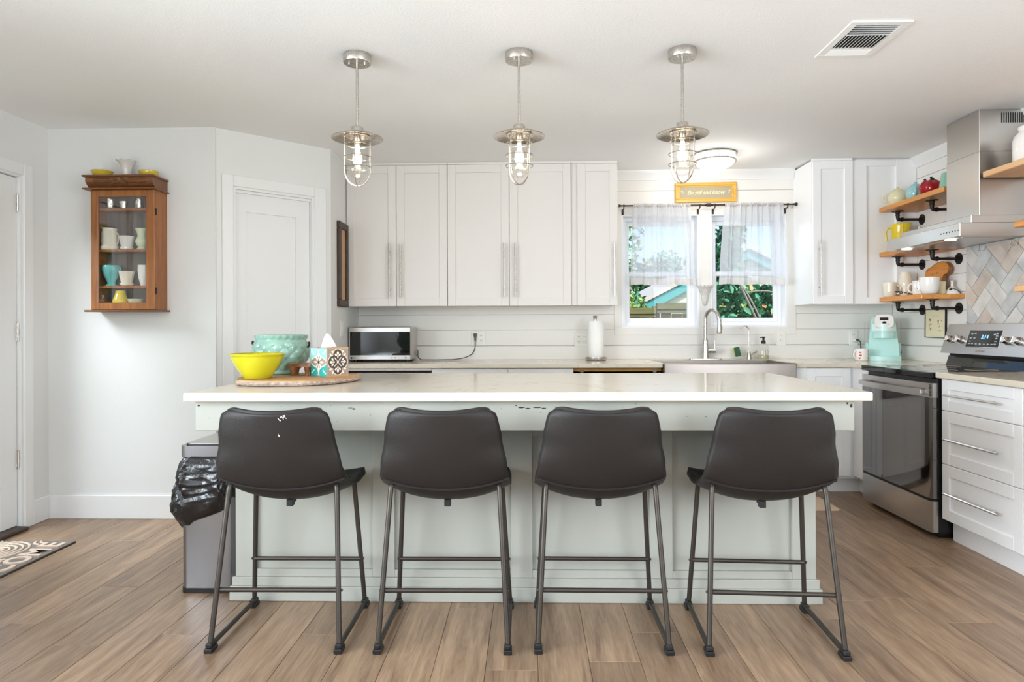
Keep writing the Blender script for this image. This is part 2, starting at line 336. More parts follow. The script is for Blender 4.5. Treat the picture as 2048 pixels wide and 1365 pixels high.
# ---------------------------------------------------------------- the room
ZC = 2.39; YB = 5.22; XR = 2.84; XL = -2.95; XK = -1.36; rnd = random.Random(7)
fl = obj('floor', MB().box(-3.1, 3.0, -3.0, 5.36, -.06, -.008), M['under'], kind='structure')
PW, PL = .178, 1.22
plank_me = None
col = 0; x = -3.0
while x < 2.36:
    y = .55 - rnd.random()*PL
    while y < 5.2:
        y0, y1 = y, y + PL
        lim = 3.98 if x < -1.95 else 5.2
        if y0 < lim and y1 > .55:
            if plank_me is None:
                p = obj('plank', MB().box(x+.0006, x+PW-.0006, y0+.0006, y1-.0006, -.008, 0, .0012), M['floor'], fl); plank_me = p.data; px0 = x; py0 = y0
            else:
                p = bpy.data.objects.new('plank', plank_me); C.objects.link(p); p.parent = fl; p.location = (x-px0, y0-py0, 0)
        y += PL
    x += PW
# planks behind the camera run on as one surface
obj('plank_field', MB().box(-3.0, 2.9, -3.0, -.68, -.008, -.001), M['floor'], fl, kind='stuff')
obj('ceiling', MB().box(-3.1, 3.0, -3.0, 5.36, ZC, ZC+.1), M['ceiling'], kind='structure')

# back wall with the two window holes, clad in shiplap
WX = [(.733, 1.337), (1.426, 2.018)]; WZ = (1.157, 2.048)
wb = MB()
for a, b in ((XK-.14, .733), (1.337, 1.426), (2.018, XR+.14)): wb.box(a, b, YB+.015, YB+.15, 0, ZC)
for a, b in WX: wb.box(a, b, YB+.015, YB+.15, 0, WZ[0]); wb.box(a, b, YB+.015, YB+.15, WZ[1], ZC)
wallb = obj('wall_back', wb, M['ship'], kind='structure')
z = 1.02; rows = []
while z < 2.33: rows.append((z, min(z+.1195, 2.335))); z += .1215
for z0, z1 in rows:
    if z1 < 1.16 or z0 > 2.06: segs = [(XK, XR)]
    else: segs = [(XK, .672), (2.092, XR)]
    for a, b in segs: obj('shiplap_board', MB().box(a, b, YB, YB+.014, z0, z1, .002), M['ship'], wallb)
for n, bx in (('casing_board', (.672, .733, WZ[0], 2.085)), ('casing_board', (1.337, 1.426, WZ[0], 2.085)), ('casing_board', (2.018, 2.092, WZ[0], 2.085)), ('casing_board', (.672, 2.092, 1.098, 1.157)), ('casing_board', (.733, 1.337, 2.048, 2.085)), ('casing_board', (1.426, 2.018, 2.048, 2.085))):
    obj(n, MB().box(bx[0], bx[1], YB-.004, YB+.015, bx[2], bx[3], .002), M['ship'], wallb)
for (a, b) in WX:   # reveals
    r = MB(); t = .012
    for q in ((a, a+t, WZ[0], WZ[1]), (b-t, b, WZ[0], WZ[1]), (a+t, b-t, WZ[0], WZ[0]+t), (a+t, b-t, WZ[1]-t, WZ[1])): r.box(q[0], q[1], YB-.002, YB+.15, q[2], q[3])
    obj('window_reveal', r, M['vinyl'], wallb)
# right wall, shiplap; its window hole is added for a fill lamp
wallr = obj('wall_right', MB().box(XR+.0145, XR+.15, -3.0, -1.65, 0, ZC).box(XR+.0145, XR+.15, .45, YB+.15, 0, ZC).box(XR+.0145, XR+.15, -1.65, .45, 0, .65).box(XR+.0145, XR+.15, -1.65, .45, 2.15, ZC), M['ship'], kind='structure')
for z0, z1 in rows: obj('shiplap_board', MB().box(XR, XR+.014, 4.335, YB, z0, z1, .002), M['ship'], wallr)
obj('smooth_panel', MB().box(XR, XR+.014, -3.0, -1.65, 0, ZC).box(XR, XR+.014, .45, 4.335, 0, ZC).box(XR, XR+.014, -1.65, .45, 0, .65).box(XR, XR+.014, -1.65, .45, 2.15, ZC), M['ship'], wallr)
# crown mouldings
cp = [(0, 0), (.012, 0), (.016, .02), (.036, .05), (.044, .066), (.044, .075), (0, .075)]
obj('trim_1', MB().prism([(XR-p, ZC-.075+q) for p, q in cp], 'y', 3.2, YB), M['trim'], kind='structure')
obj('trim_2', MB().prism([(YB-p, ZC-.075+q) for p, q in cp], 'x', .665, 2.075), M['trim'], kind='structure')
# left wall with the glazed door's opening and an added hole for fill
DY0, DY1, DZ = 2.86, 3.765, 2.06
wl = MB().box(XL-.14, XL, -3.0, -.75, 0, ZC).box(XL-.14, XL, 1.55, DY0, 0, ZC).box(XL-.14, XL, -.75, 1.55, 0, .65).box(XL-.14, XL, -.75, 1.55, 2.15, ZC).box(XL-.14, XL, DY1, 4.12, 0, ZC).box(XL-.14, XL, DY0, DY1, DZ, ZC)
obj('wall_left', wl, M['wall'], kind='structure')
tr = MB()
tr.box(XL, XL+.016, DY1-.004, DY1+.066, 0, DZ+.066, .004); tr.box(XL, XL+.016, DY0-.066, DY0+.004, 0, DZ+.066, .004); tr.box(XL, XL+.016, DY0+.004, DY1-.004, DZ-.004, DZ+.066, .004)
for a in ((DY1-.016, DY1-.001), (DY0+.001, DY0+.016)): tr.box(XL-.135, XL+.002, a[0], a[1], 0, DZ-.002)
tr.box(XL-.135, XL+.002, DY0+.016, DY1-.016, DZ-.016, DZ-.002)
obj('trim_3', tr, M['trim'], kind='structure')
# glazed door
d1 = thing('door_1', loc=(XL-.02, DY1-.02, 0), kind='structure')
a, b = DY0+.02, DY1-.02; xf = XL-.02; dm = MB()
dm.box(xf-.042, xf, b-.118, b, .022, DZ-.02, .002); dm.box(xf-.042, xf, a, a+.118, .022, DZ-.02, .002)
dm.box(xf-.042, xf, a+.118, b-.118, .022, .262, .002); dm.box(xf-.042, xf, a+.118, b-.118, 1.915, DZ-.02, .002)
obj('door_frame', dm, M['trim'], d1)
gm = MB()
for q in ((a+.118, a+.14, .262, 1.915), (b-.14, b-.118, .262, 1.915), (a+.14, b-.14, .262, .284), (a+.14, b-.14, 1.893, 1.915)): gm.box(xf-.03, xf+.008, q[0], q[1], q[2], q[3], .005)
obj('glazing_bead', gm, M['trim'], d1)
obj('door_pane', MB().box(xf-.024, xf-.018, a+.13, b-.13, .275, 1.9), M['pane'], d1)
for z in (1.895, 1.145, .405):
    h = MB().box(xf-.002, xf+.003, b-.006, b+.016, z-.052, z+.052, .001); h.tube([(xf+.006, b+.002, z-.052), (xf+.006, b+.002, z+.052)], .0065, 10)
    for k in range(1, 5): h.tube([(xf+.006, b+.002, z-.052+k*.0208-.001), (xf+.006, b+.002, z-.052+k*.0208+.001)], .0072, 10)
    obj('hinge', h, M['nickel'], d1)
kn = MB().lathe([(0, 0), (.03, 0), (.03, .006), (.012, .012), (.012, .035), (.028, .045), (.03, .06), (.02, .07), (0, .072)], M=Matrix.Translation((xf, a+.06, .95)) @ Matrix.Rotation(PI/2, 4, 'Y'))
obj('door_knob', kn, M['nickel'], d1)
obj('trim_4', MB().box(XL-.1, XL+.055, DY0+.02, DY1-.02, 0, .02, .006), M['dframe'], kind='structure')  # threshold
# wall carrying the little glazed cabinet, and the corner pantry wall set at 45 degrees
PA = Vector((-1.909, 3.985)); PBv = Vector((XK, 4.5)); pt_ = (PBv-PA).normalized(); pn = Vector((pt_.y, -pt_.x)); ang = math.degrees(math.atan2(pt_.y, pt_.x)); LD = (PBv-PA).length
wc = MB().prism([(XL-.05, 3.97), (PA.x, 3.97), (PA.x, 3.985), (PA.x-.09, 4.08), (XL-.05, 4.08)], 'z', 0, ZC)
obj('wall_front', wc, M['wall'], kind='structure')
MD = RZ((PA.x, PA.y, 0), ang)      # local x along the pantry wall, local -y into the room
D0, D1, DT = .098, .628, 2.045
wp = MB().box(-.02, D0, 0, .1, 0, ZC, M=MD).box(D1, LD, 0, .1, 0, ZC, M=MD).box(D0, D1, 0, .1, DT, ZC, M=MD)
obj('wall_pantry', wp, M['wall'], kind='structure')
pt = MB()
pt.box(D0-.068, D0, -.016, 0, 0, DT+.07, .004, M=MD).box(D1, D1+.085, -.016, 0, 0, DT+.07, .004, M=MD).box(D0, D1, -.016, 0, DT, DT+.07, .004, M=MD)
pt.box(D0, D0+.014, -.006, .1, 0, DT, M=MD).box(D1-.014, D1, -.006, .1, 0, DT, M=MD).box(D0+.014, D1-.014, -.006, .1, DT-.014, DT, M=MD)
pt.box(D0+.014, D1-.014, .018, .032, DT-.03, DT-.014, M=MD)
obj('trim_5', pt, M['trim'], kind='structure')
d2 = thing('door_2', loc=tuple(MD @ Vector(((D0+D1)/2, 0, 0))), kind='structure')
q0, q1 = D0+.016, D1-.016; pd = MB()
pd.box(q0, q0+.075, .034, .07, .01, DT-.016, M=MD).box(q1-.095, q1, .034, .07, .01, DT-.016, M=MD)
for z0, z1 in ((.01, .22), (.88, 1.03), (1.9, DT-.016)): pd.box(q0+.075, q1-.095, .034, .07, z0, z1, M=MD)
obj('door_frame', pd, M['trim'], d2)
for z0, z1 in ((.22, .88), (1.03, 1.9)):
    obj('door_panel', MB().box(q0+.07, q1-.09, .045, .064, z0-.005, z1+.005, M=MD), M['trim'], d2)
ph = MB().lathe([(0, 0), (.028, 0), (.028, .008), (.01, .01), (.01, .045), (0, .045)], M=MD @ Matrix.Translation((q1-.045, .034, 1.04)) @ Matrix.Rotation(PI/2, 4, 'X'))
ph.tube([MD @ Vector(p) for p in ((q1-.045, -.008, 1.04), (q1-.06, -.012, 1.04), (q1-.15, -.012, 1.04))], .009, 10)
obj('door_handle', ph, M['nickel'], d2)
# short wall between the pantry corner and the back wall
obj('wall_kitchen', MB().box(XK-.12, XK, 4.5, YB+.015, 0, ZC), M['wall'], kind='structure')
# baseboards
obj('baseboard_front', MB().box(XL, PA.x, 3.956, 3.97, 0, .145, .004), M['trim'], kind='structure')
obj('baseboard_left', MB().box(XL, XL+.014, DY1+.066, 3.956, 0, .145, .004).box(XL, XL+.014, -2.95, DY0-.066, 0, .145, .004), M['trim'], kind='structure')
# living-room end of the space, with its wide windows (behind the camera)
wr = MB().box(-3.09, -2.3, -3.14, -3.0, 0, ZC).box(2.2, 2.99, -3.14, -3.0, 0, ZC).box(-2.3, 2.2, -3.14, -3.0, 0, .4).box(-2.3, 2.2, -3.14, -3.0, 2.2, ZC).box(-.12, .02, -3.14, -3.0, .4, 2.2)
obj('wall_rear', wr, M['wall'], kind='structure')
# living-room windows; the two in the side walls are added around the fill lamps
for i, (ax, p, a, b, z0, z1) in enumerate((('x', XL-.09, -.75, 1.55, .65, 2.15), ('x', XR+.09, -1.65, .45, .65, 2.15), ('y', -3.09, -2.3, -.12, .4, 2.2), ('y', -3.09, .02, 2.2, .4, 2.2))):
    q = (lambda u0, u1, w0, w1, t: (p-t, p+t, u0, u1, w0, w1)) if ax == 'x' else (lambda u0, u1, w0, w1, t: (u0, u1, p-t, p+t, w0, w1))
    f = MB()
    for r in ((a, a+.05, z0, z1), (b-.05, b, z0, z1), (a+.05, b-.05, z0, z0+.05), (a+.05, b-.05, z1-.05, z1), ((a+b)/2-.02, (a+b)/2+.02, z0+.05, z1-.05)): f.box(*q(*r, .03), .003)
    wo_ = obj('window_%d' % (i+3), f, M['vinyl'], kind='structure')
    for s_, e_ in ((a+.05, (a+b)/2-.02), ((a+b)/2+.02, b-.05)): obj('pane', MB().box(*q(s_, e_, z0+.05, z1-.05, .003)), M['pane'], wo_)
# kitchen windows: single-hung sashes with glass
for i, (a, b) in enumerate(WX):
    wnd = thing('window_%d' % (i+1), loc=((a+b)/2, YB+.09, WZ[0]), kind='structure')
    a += .012; b -= .012; z0, z1 = WZ[0]+.012, WZ[1]-.012; y0, y1 = YB+.075, YB+.135
    f = MB()
    for q in ((a, a+.03, z0, z1), (b-.03, b, z0, z1), (a+.03, b-.03, z0, z0+.03), (a+.03, b-.03, z1-.03, z1)): f.box(q[0], q[1], y0, y1, q[2], q[3], .003)
    obj('window_frame', f, M['vinyl'], wnd)
    for nm, ya, s0, s1, ex in (('lower_sash', y0+.004, z0+.03, 1.60, 0), ('upper_sash', y0+.03, 1.565, z1-.03, 0)):
        f = MB(); sa, sb = a+.03, b-.03
        for q in ((sa, sa+.03, s0, s1), (sb-.03, sb, s0, s1), (sa+.03, sb-.03, s0, s0+.032), (sa+.03, sb-.03, s1-.034, s1)): f.box(q[0], q[1], ya, ya+.024, q[2], q[3], .003)
        so = obj(nm, f, M['vinyl'], wnd)
        obj('pane', MB().box(sa+.025, sb-.025, ya+.01, ya+.014, s0+.025, s1-.028), M['pane'], so)
# ---------------------------------------------------------------- cabinets
def shaker(mb, x0, x1, z0, z1, y, M_=None, th=.02, rail=.06, rec=.009):
    b = .0025; r = min(rail, (x1-x0)*.3, (z1-z0)*.33)
    mb.box(x0, x0+r, y, y+th, z0, z1, b, M_).box(x1-r, x1, y, y+th, z0, z1, b, M_)
    mb.box(x0+r-.001, x1-r+.001, y, y+th, z0, z0+r, b, M_).box(x0+r-.001, x1-r+.001, y, y+th, z1-r, z1, b, M_)
    mb.box(x0+r-.004, x1-r+.004, y+rec, y+th-.002, z0+r-.004, z1-r+.004, 0, M_); return mb
def bar(x0, x1, z0, z1, y, M_=None, r=.006, off=.032, inset=.06):
    vert = abs(z1-z0) > abs(x1-x0); mb = MB(); T = (lambda p: M_ @ Vector(p)) if M_ is not None else Vector
    mb.tube([T((x0, y-off, z0)), T((x1, y-off, z1))], r, 10)
    for t in (0, 1):
        if vert: p = (x0, lerp(z0+inset, z1-inset, t))
        else: p = (lerp(x0+inset, x1-inset, t), z0)
        mb.tube([T((p[0], y-off, p[1])), T((p[0], y+.001, p[1]))], r*.75, 8)
    return mb
I4 = None
def cabinet(name, label, loc, boxes, doors, mt, M_=None, group=None, cat='cabinet', extra=None):
    """doors: (kind, x0, x1, z0, z1, y, handle or None), in the cabinet run's local frame"""
    t = thing(name, label, cat, loc, group)
    bm = MB()
    for q in boxes: bm.box(*q, M=M_)
    obj('body', bm, mt, t)
    for kind, x0, x1, z0, z1, y, h in doors:
        d = obj(kind, shaker(MB(), x0, x1, z0, z1, y, M_), mt, t)
        if h: obj('handle', bar(*h, y, M_), M['chrome'] if kind == 'drawer' else M['nickel'], d)
    return t
UZ0, UZ1, UY = 1.322, 2.37, 4.87
up = 'upper cabinets on the back wall'
g = .0015
def upper(label, x0, x1, doors, mt=M['cab'], y=UY):
    return cabinet('wall_cabinet', label, ((x0+x1)/2, 5.05, UZ0), [(x0+.001, x1-.001, y+.022, YB-.001, UZ0+.004, UZ1+.006), (x0+.001, x1-.001, y+.006, y+.03, UZ1+.003, ZC-.001)],
                   [('door', a+g, b-g, UZ0, UZ1, y, (h, h, 1.385, 1.785)) for a, b, h in doors], mt, group=up)
upper('tall white two-door upper cabinet nearest the pantry door', XK+.002, -.603, [(XK+.004, -.983, -1.031), (-.983, -.603, -.948)])
upper('wide white two-door upper cabinet in the middle of the run', -.602, .314, [(-.602, -.143, -.182), (-.143, .314, -.101)])
upper('narrow white upper cabinet beside the left window with a filler strip', .315, .656, [(.358, .656, .628)])
t = upper('white single-door upper cabinet standing between window and wooden shelves', 2.076, 2.368, [(2.076, 2.368, 2.12)], M['cabr'])
t = thing('wall_cabinet', 'white blind corner upper cabinet with a recessed panel beside the shelves', 'cabinet', (2.6, 5.05, UZ0), up)
obj('body', MB().box(2.369, XR-.002, UY+.046, YB-.001, UZ0+.004, ZC-.001), M['cabr'], t)
p = MB()
for q in ((2.369, 2.477, UZ0, ZC-.012), (2.69, XR-.002, UZ0, ZC-.012), (2.477, 2.69, 2.335, ZC-.012), (2.477, 2.69, UZ0, 1.37)): p.box(q[0], q[1], UY+.022, UY+.046, q[2], q[3], .002)
obj('panel_frame', p, M['cabr'], t)

# base cabinets along the back wall (doors 4.60, toe kick 4.68)
BY = 4.60; CZ = .908; TK = .105
bg_ = 'base cabinets along the back wall'
def base(label, x0, x1, doors, mt=M['cab'], top=.876, group=bg_, cat='cabinet'):
    return cabinet('base_cabinet', label, ((x0+x1)/2, 4.9, 0), [(x0+.001, x1-.001, BY+.022, YB-.02, TK, top), (x0+.001, x1-.001, 4.685, YB-.02, 0, TK)], doors, mt, group=group, cat=cat)
base('white base cabinet under the microwave with a dark gap above its front', XK+.002, -.684, [('drawer', XK+.004, -.686, .70, .838, BY, None), ('door', XK+.004, -1.03, TK, .696, BY, None), ('door', -1.026, -.686, TK, .696, BY, None)], top=.84)
obj('top_rail', MB().box(XK+.004, -.686, BY+.004, BY+.024, .861, .876), M['cab'], bpy.data.objects['base_cabinet'])
base('white two-door base cabinet left of the dishwasher', -.683, .309, [('door', -.682, -.149, TK, .872, BY, None), ('door', -.147, .308, TK, .872, BY, None)])
dw = thing('dishwasher', 'steel dishwasher set below a bare plywood strip under the counter', 'dishwasher', (.61, 4.9, 0))
obj('body', MB().box(.311, .922, BY+.03, YB-.05, .02, .838).box(.325, .91, 4.68, BY+.03, .0, .1), M['black'], dw)
obj('front_panel', MB().box(.313, .92, BY-.002, BY+.03, .105, .836, .004), M['steel'], dw)
obj('mounting_strip', MB().box(.311, .922, BY+.03, BY+.05, .851, .877), M['ply'], dw)
for x_ in (.352, .86):
  mbk = MB().box(x_, x_+.03, BY+.024, BY+.032, .846, .858).box(x_+.008, x_+.022, BY+.02, BY+.03, .838, .862)
  obj('mounting_bracket', mbk, M['chrome'], dw)
base('white base cabinet holding up the farmhouse sink', .924, 1.83, [('door', .926, 1.376, TK, .655, BY, None), ('door', 1.378, 1.828, TK, .655, BY, None)], top=.66)
base('white corner base cabinet between the sink and the stove', 1.831, XR-.02, [('door', 1.917, 2.215, TK+.02, .872, BY, None)], M['cabr'])
f_ = bpy.data.objects['base_cabinet.003']
obj('filler', MB().box(1.831, 1.914, BY, BY+.022, TK+.02, .876), M['cabr'], f_)
obj('filler', MB().box(2.24, 2.262, 4.385, BY+.02, TK+.02, .876).box(2.316, 2.335, 4.385, 4.685, 0, TK+.02), M['cabr'], f_)

# right-hand run: drawers nearest the stove, faces at x = 2.225
MR = RZ((0, 0, 0), -90)    # local x -> -world y, local y -> world x
def rbase(label, y0, y1, drawers):
    return cabinet('drawer_base', label, (2.5, (y0+y1)/2, 0), [(-y1+.001, -y0-.001, 2.247, XR-.012, .115, .877), (-y1+.001, -y0-.001, 2.285, XR-.012, 0, .115)],
                   drawers, M['cabr'], MR, 'drawer bases right of the stove')
zz = ((.705, .873), (.418, .702), (.118, .415))
rbase('white three-drawer base with bar handles right beside the stove', 3.03, 3.618, [('drawer', -3.616, -3.032, a, b, 2.225, (-3.555, -3.15, h, h)) for (a, b), h in zip(zz, (.792, .556, .268))])
rbase('white drawer base cut off by the right edge of the photo', 2.42, 3.028, [('drawer', -3.026, -2.422, a, b, 2.225, (-2.95, -2.5, h, h)) for (a, b), h in zip(zz, (.792, .556, .268))])

# worktops
ct = MB()
ct.box(XK+.002, .922, 4.57, YB-.001, CZ-.03, CZ, .003).box(.922, 1.832, 5.075, YB-.001, CZ-.03, CZ, .003).box(1.832, XR-.001, 4.57, YB-.001, CZ-.03, CZ, .003).box(2.2, XR-.001, 4.39, 4.574, CZ-.03, CZ, .003)
wt = obj('worktop', ct, M['quartz'], label='white quartz worktop along the back wall around the sink', cat='worktop')
obj('upstand', MB().box(XK+.003, XR-.021, YB-.02, YB-.001, CZ, 1.012, .002).box(XR-.02, XR-.001, 4.39, YB-.02, CZ, 1.012, .002), M['ship'], wt)
wt2 = obj('worktop', MB().box(2.195, XR-.001, 2.4, 3.622, CZ-.03, CZ, .003), M['quartz'], label='white quartz worktop over the drawer bases right of the stove', cat='worktop')

# farmhouse sink
sk = thing('apron_sink', 'stainless steel farmhouse sink with a deep apron under the window', 'sink', (1.376, 4.8, .66))
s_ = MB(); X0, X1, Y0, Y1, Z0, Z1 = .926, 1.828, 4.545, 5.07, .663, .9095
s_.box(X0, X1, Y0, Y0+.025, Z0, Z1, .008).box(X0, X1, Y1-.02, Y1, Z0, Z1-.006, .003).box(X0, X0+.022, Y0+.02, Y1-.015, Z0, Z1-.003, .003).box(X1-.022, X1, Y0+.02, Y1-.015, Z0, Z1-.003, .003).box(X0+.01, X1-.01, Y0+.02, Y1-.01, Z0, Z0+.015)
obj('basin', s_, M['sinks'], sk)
obj('drain', MB().lathe([(0, .004), (.03, .004), (.045, .001), (.045, -.004)], (1.376, 4.82, Z0+.0155)), M['chrome'], sk)

# ---------------------------------------------------------------- island
isl = thing('kitchen_island', 'long pale grey kitchen island with a white quartz top', 'island', (0, 3, 0))
obj('worktop', MB().box(-1.312, 1.268, 2.462, 3.52, .881, .914, .004), M['quartz'], isl)
ap = MB().box(-1.288, 1.222, 2.51, 2.535, .764, .8805, .002).box(-1.288, -1.263, 2.535, 3.46, .764, .8805, .002).box(1.197, 1.222, 2.535, 3.46, .764, .8805, .002)
obj('apron', ap, M['sage'], isl)
bd = MB().box(-1.25, 1.19, 2.80, 3.44, 0, .8805)
obj('body', bd, M['sage'], isl)
st = MB(); zt = .8805
for a, b in ((-1.256, -1.168), (-.668, -.574), (-.08, .012), (.503, .6), (1.096, 1.194)): st.box(a, b, 2.782, 2.801, .1, zt, .002)
for a, b in ((-1.168, -.668), (-.574, -.08), (.012, .503), (.6, 1.096)): st.box(a, b, 2.782, 2.801, .1, .132, .002).box(a, b, 2.782, 2.801, .70, zt, .002)
obj('panel_frame', st, M['sage'], isl)
bb = MB().box(-1.278, 1.216, 2.768, 2.79, 0, .062, .003).box(-1.278, -1.256, 2.79, 3.44, 0, .062, .003).box(1.194, 1.216, 2.79, 3.44, 0, .062, .003).box(-1.268, 1.206, 2.774, 2.79, .062, .1, .002)
obj('base_trim', bb, M['sage'], isl)
ch = MB(); r2 = random.Random(3)
def blot(x, z, w_, h_):
    n = 9; p = [(x + w_*(.6+.4*r2.random())*math.cos(2*PI*k/n), z + h_*(.6+.4*r2.random())*math.sin(2*PI*k/n)) for k in range(n)]; ch.prism(p, 'y', 2.5094, 2.5104)
for x_, z_, w_, h_ in ((-.672, .848, .008, .004), (-.685, .852, .012, .0015), (-1.275, .862, .006, .004), (-.03, .853, .016, .003), (-.005, .849, .012, .004), (.03, .853, .02, .0025), (.055, .85, .012, .003), (1.21, .858, .006, .01), (1.195, .868, .004, .005), (-.05, .861, .005, .003)): blot(x_, z_, w_, h_)
for k in range(26): blot(r2.uniform(-1.25, 1.2), r2.uniform(.785, .87), r2.uniform(.0012, .003), r2.uniform(.001, .0025))
obj('chipped_paint', ch, M['chip'], isl, label='dark chips in the paint of the apron', kind='stuff')
# ---------------------------------------------------------------- bar stools
def interp(tab, v):
    for (a, p), (b, q) in zip(tab, tab[1:]):
        if v <= b:
            t = (v-a)/(b-a); t = t*t*(3-2*t) if not isinstance(p, tuple) else t
            return tuple(lerp(x, y, t) for x, y in zip(p, q)) if isinstance(p, tuple) else lerp(p, q, t)
    return tab[-1][1]
PROF = [(-.238, .857), (-.230, .82), (-.218, .77), (-.200, .71), (-.180, .66), (-.155, .612), (-.122, .568), (-.080, .532), (-.025, .511), (.04, .503), (.10, .506), (.15, .519), (.185, .536), (.208, .547), (.216, .541)]
def cr(P_, t):   # Catmull-Rom through the profile
    n = len(P_)-1; f = min(max(t, 0), 1)*n; i = min(int(f), n-1); u = f-i
    p = [P_[max(i-1, 0)], P_[i], P_[i+1], P_[min(i+2, n)]]
    return tuple(.5*((2*b) + (-a+c)*u + (2*a-5*b+4*c-d)*u*u + (-a+3*b-3*c+d)*u**3) for a, b, c, d in zip(*p))
WID = [(0, .160), (.008, .175), (.02, .186), (.04, .193), (.07, .198), (.14, .208), (.29, .228), (.4, .235), (.6, .238), (.8, .236), (.9, .228), (.96, .212), (1, .19)]
def shell(u, v):
    y, z = cr(PROF, v); u = u*2-1; wv = [w_ for w_ in (interp(WID, v),)][0]
    back = max(0, min(1, (.42-v)/.3)); seat = max(0, min(1, (v-.28)/.2)) * max(0, min(1, (1.02-v)/.3))
    x = wv*u
    y += (.052*u*u)*min(1, back*1.3) + .012*u*u*(1-back) - (.018*u*u if v > .9 else 0)*(v-.9)*10
    z += (.014*u*u - .010*max(0, (abs(u)-.8)/.2)**2)*max(0, 1-v/.12) + .056*abs(u)**2.2*seat
    return (x, y, z)
def make_stool(label):
    t = thing('bar_stool', label, 'bar stool', (0, 0, 0), 'bar stools along the island')
    seat = obj('seat', MB().grid(shell, 25, 41), M['leather'], t, sharp=60, solid=(.02, 0))
    sm = MB().tube([tuple(Vector(shell(i/24, .42)) + Vector((0, -.0095, -.0085))) for i in range(25)], .0042, 6)
    obj('piping', sm, M['leather'], seat)
    ed = MB().tube([tuple(Vector(shell(i/24, .003))) for i in range(25)], .0105, 8)
    obj('top_welt', ed, M['leather'], seat)
    for s in (-1, 1):
        p = round_path([(s*.16, -.05, .566), (s*.2, -.108, .588), (s*.232, -.198, .03), (s*.232, -.203, .021), (s*.232, .19, .021), (s*.23, .185, .04), (s*.2, .135, .552), (s*.15, .12, .535)], .045, 6)
        fr = obj('side_frame', MB().tube(p, .0095, 12), M['gun'], t)
        for y in (-.196, .184):
            f = MB().box(s*.232-.015, s*.232+.015, y-.026, y+.026, 0, .017, .003).box(s*.232-.012, s*.232+.012, y-.022, y+.022, .015, .034, .005)
            obj('foot_cap', f, M['black'], fr)
    for y, x_ in ((-.162, .2215), (.166, .220)):
        b = MB().tube([(-x_, y, .206), (x_, y, .206)], .0085, 12)
        for s in (-1, 1): b.lathe([(0, 0), (.006, 0), (.004, .005), (0, .006)], M=Matrix.Translation((s*(x_+.0085), y, .206)) @ Matrix.Rotation(s*PI/2, 4, 'Y'), seg=10)
        obj('footrest', b, M['gun'], t)
    u = MB().box(-.012, .012, -.045, -.02, .478, .505, .002).box(-.006, .006, .0, .02, .482, .5, .002)
    obj('seat_bracket', u, M['black'], t)
    return t
s0 = make_stool('leftmost bar stool, dark leather with white scuffs on its back, beside the bin')
sc = MB(); r3 = random.Random(5)
def on_back(x, z):
    best = min(range(0, 41), key=lambda k: abs(cr(PROF, k/100)[1]-z)); v = best/100; u = x/interp(WID, v); p = shell((u+1)/2, v); return Vector((x, p[1]-.0112, z))
for k, (x_, z_) in enumerate(((.045, .842), (.055, .846), (.037, .838), (.05, .849), (.028, .786), (.03, .78))):
    p = [on_back(x_ + .012*(i/4-.5)*(1 if k < 4 else .1), z_ + .006*math.sin(i+k) - .002*i*(k > 3)) for i in range(5)]; sc.tube(p, .0011, 5)
obj('scuff', sc, M['plate'], s0)
names = ['second bar stool from the left, smooth dark leather seat', 'third bar stool from the left, dark leather bucket seat near the middle', 'rightmost bar stool, turned slightly, with open floor beside it']
for lb, (x_, y_, a_) in zip([None]+names, ((-.917, 2.537, .5), (-.313, 2.541, .3), (.262, 2.55, -.4), (.874, 2.532, -2.9))):
    o = s0 if lb is None else copy_tree(s0)
    if lb:
        o['label'] = lb
        for c_ in [q for q in bpy.data.objects if q.parent == o and q.name.startswith('scuff')]: bpy.data.objects.remove(c_)
    o.location = (x_, y_, 0); o.rotation_euler.z = math.radians(a_)

# ---------------------------------------------------------------- bin with its bag
bn = thing('trash_bin', 'slim steel trash bin with a black bag at the left end of the island', 'trash bin', (-1.4, 3.05, 0))
def rrect(cx, cy, hx, hy, r, n=5):
    out = []
    for (sx, sy, a0) in ((1, 1, 0), (-1, 1, 90), (-1, -1, 180), (1, -1, 270)):
        for i in range(n+1):
            a = math.radians(a0 + 90*i/n); out.append((cx + sx*(hx-r) + r*math.cos(a), cy + sy*(hy-r) + r*math.sin(a)))
    return out
BX, BYc, HX, HY = -1.413, 3.055, .118, .205
obj('body', MB().prism(rrect(BX, BYc, HX, HY, .03), 'z', .018, .60), M['bins'], bn)
obj('base', MB().prism(rrect(BX, BYc, HX+.003, HY+.003, .032), 'z', 0, .022), M['black'], bn)
obj('lid_band', MB().prism(rrect(BX, BYc, HX+.005, HY+.005, .034), 'z', .595, .645), M['bins'], bn)
obj('lid', MB().prism(rrect(BX, BYc, HX-.012, HY-.014, .024), 'z', .64, .651), M['black'], bn)
obj('lid_plate', MB().prism(rrect(BX, BYc, HX-.016, HY-.018, .022), 'z', .645, .6535), M['steelh'], bn)
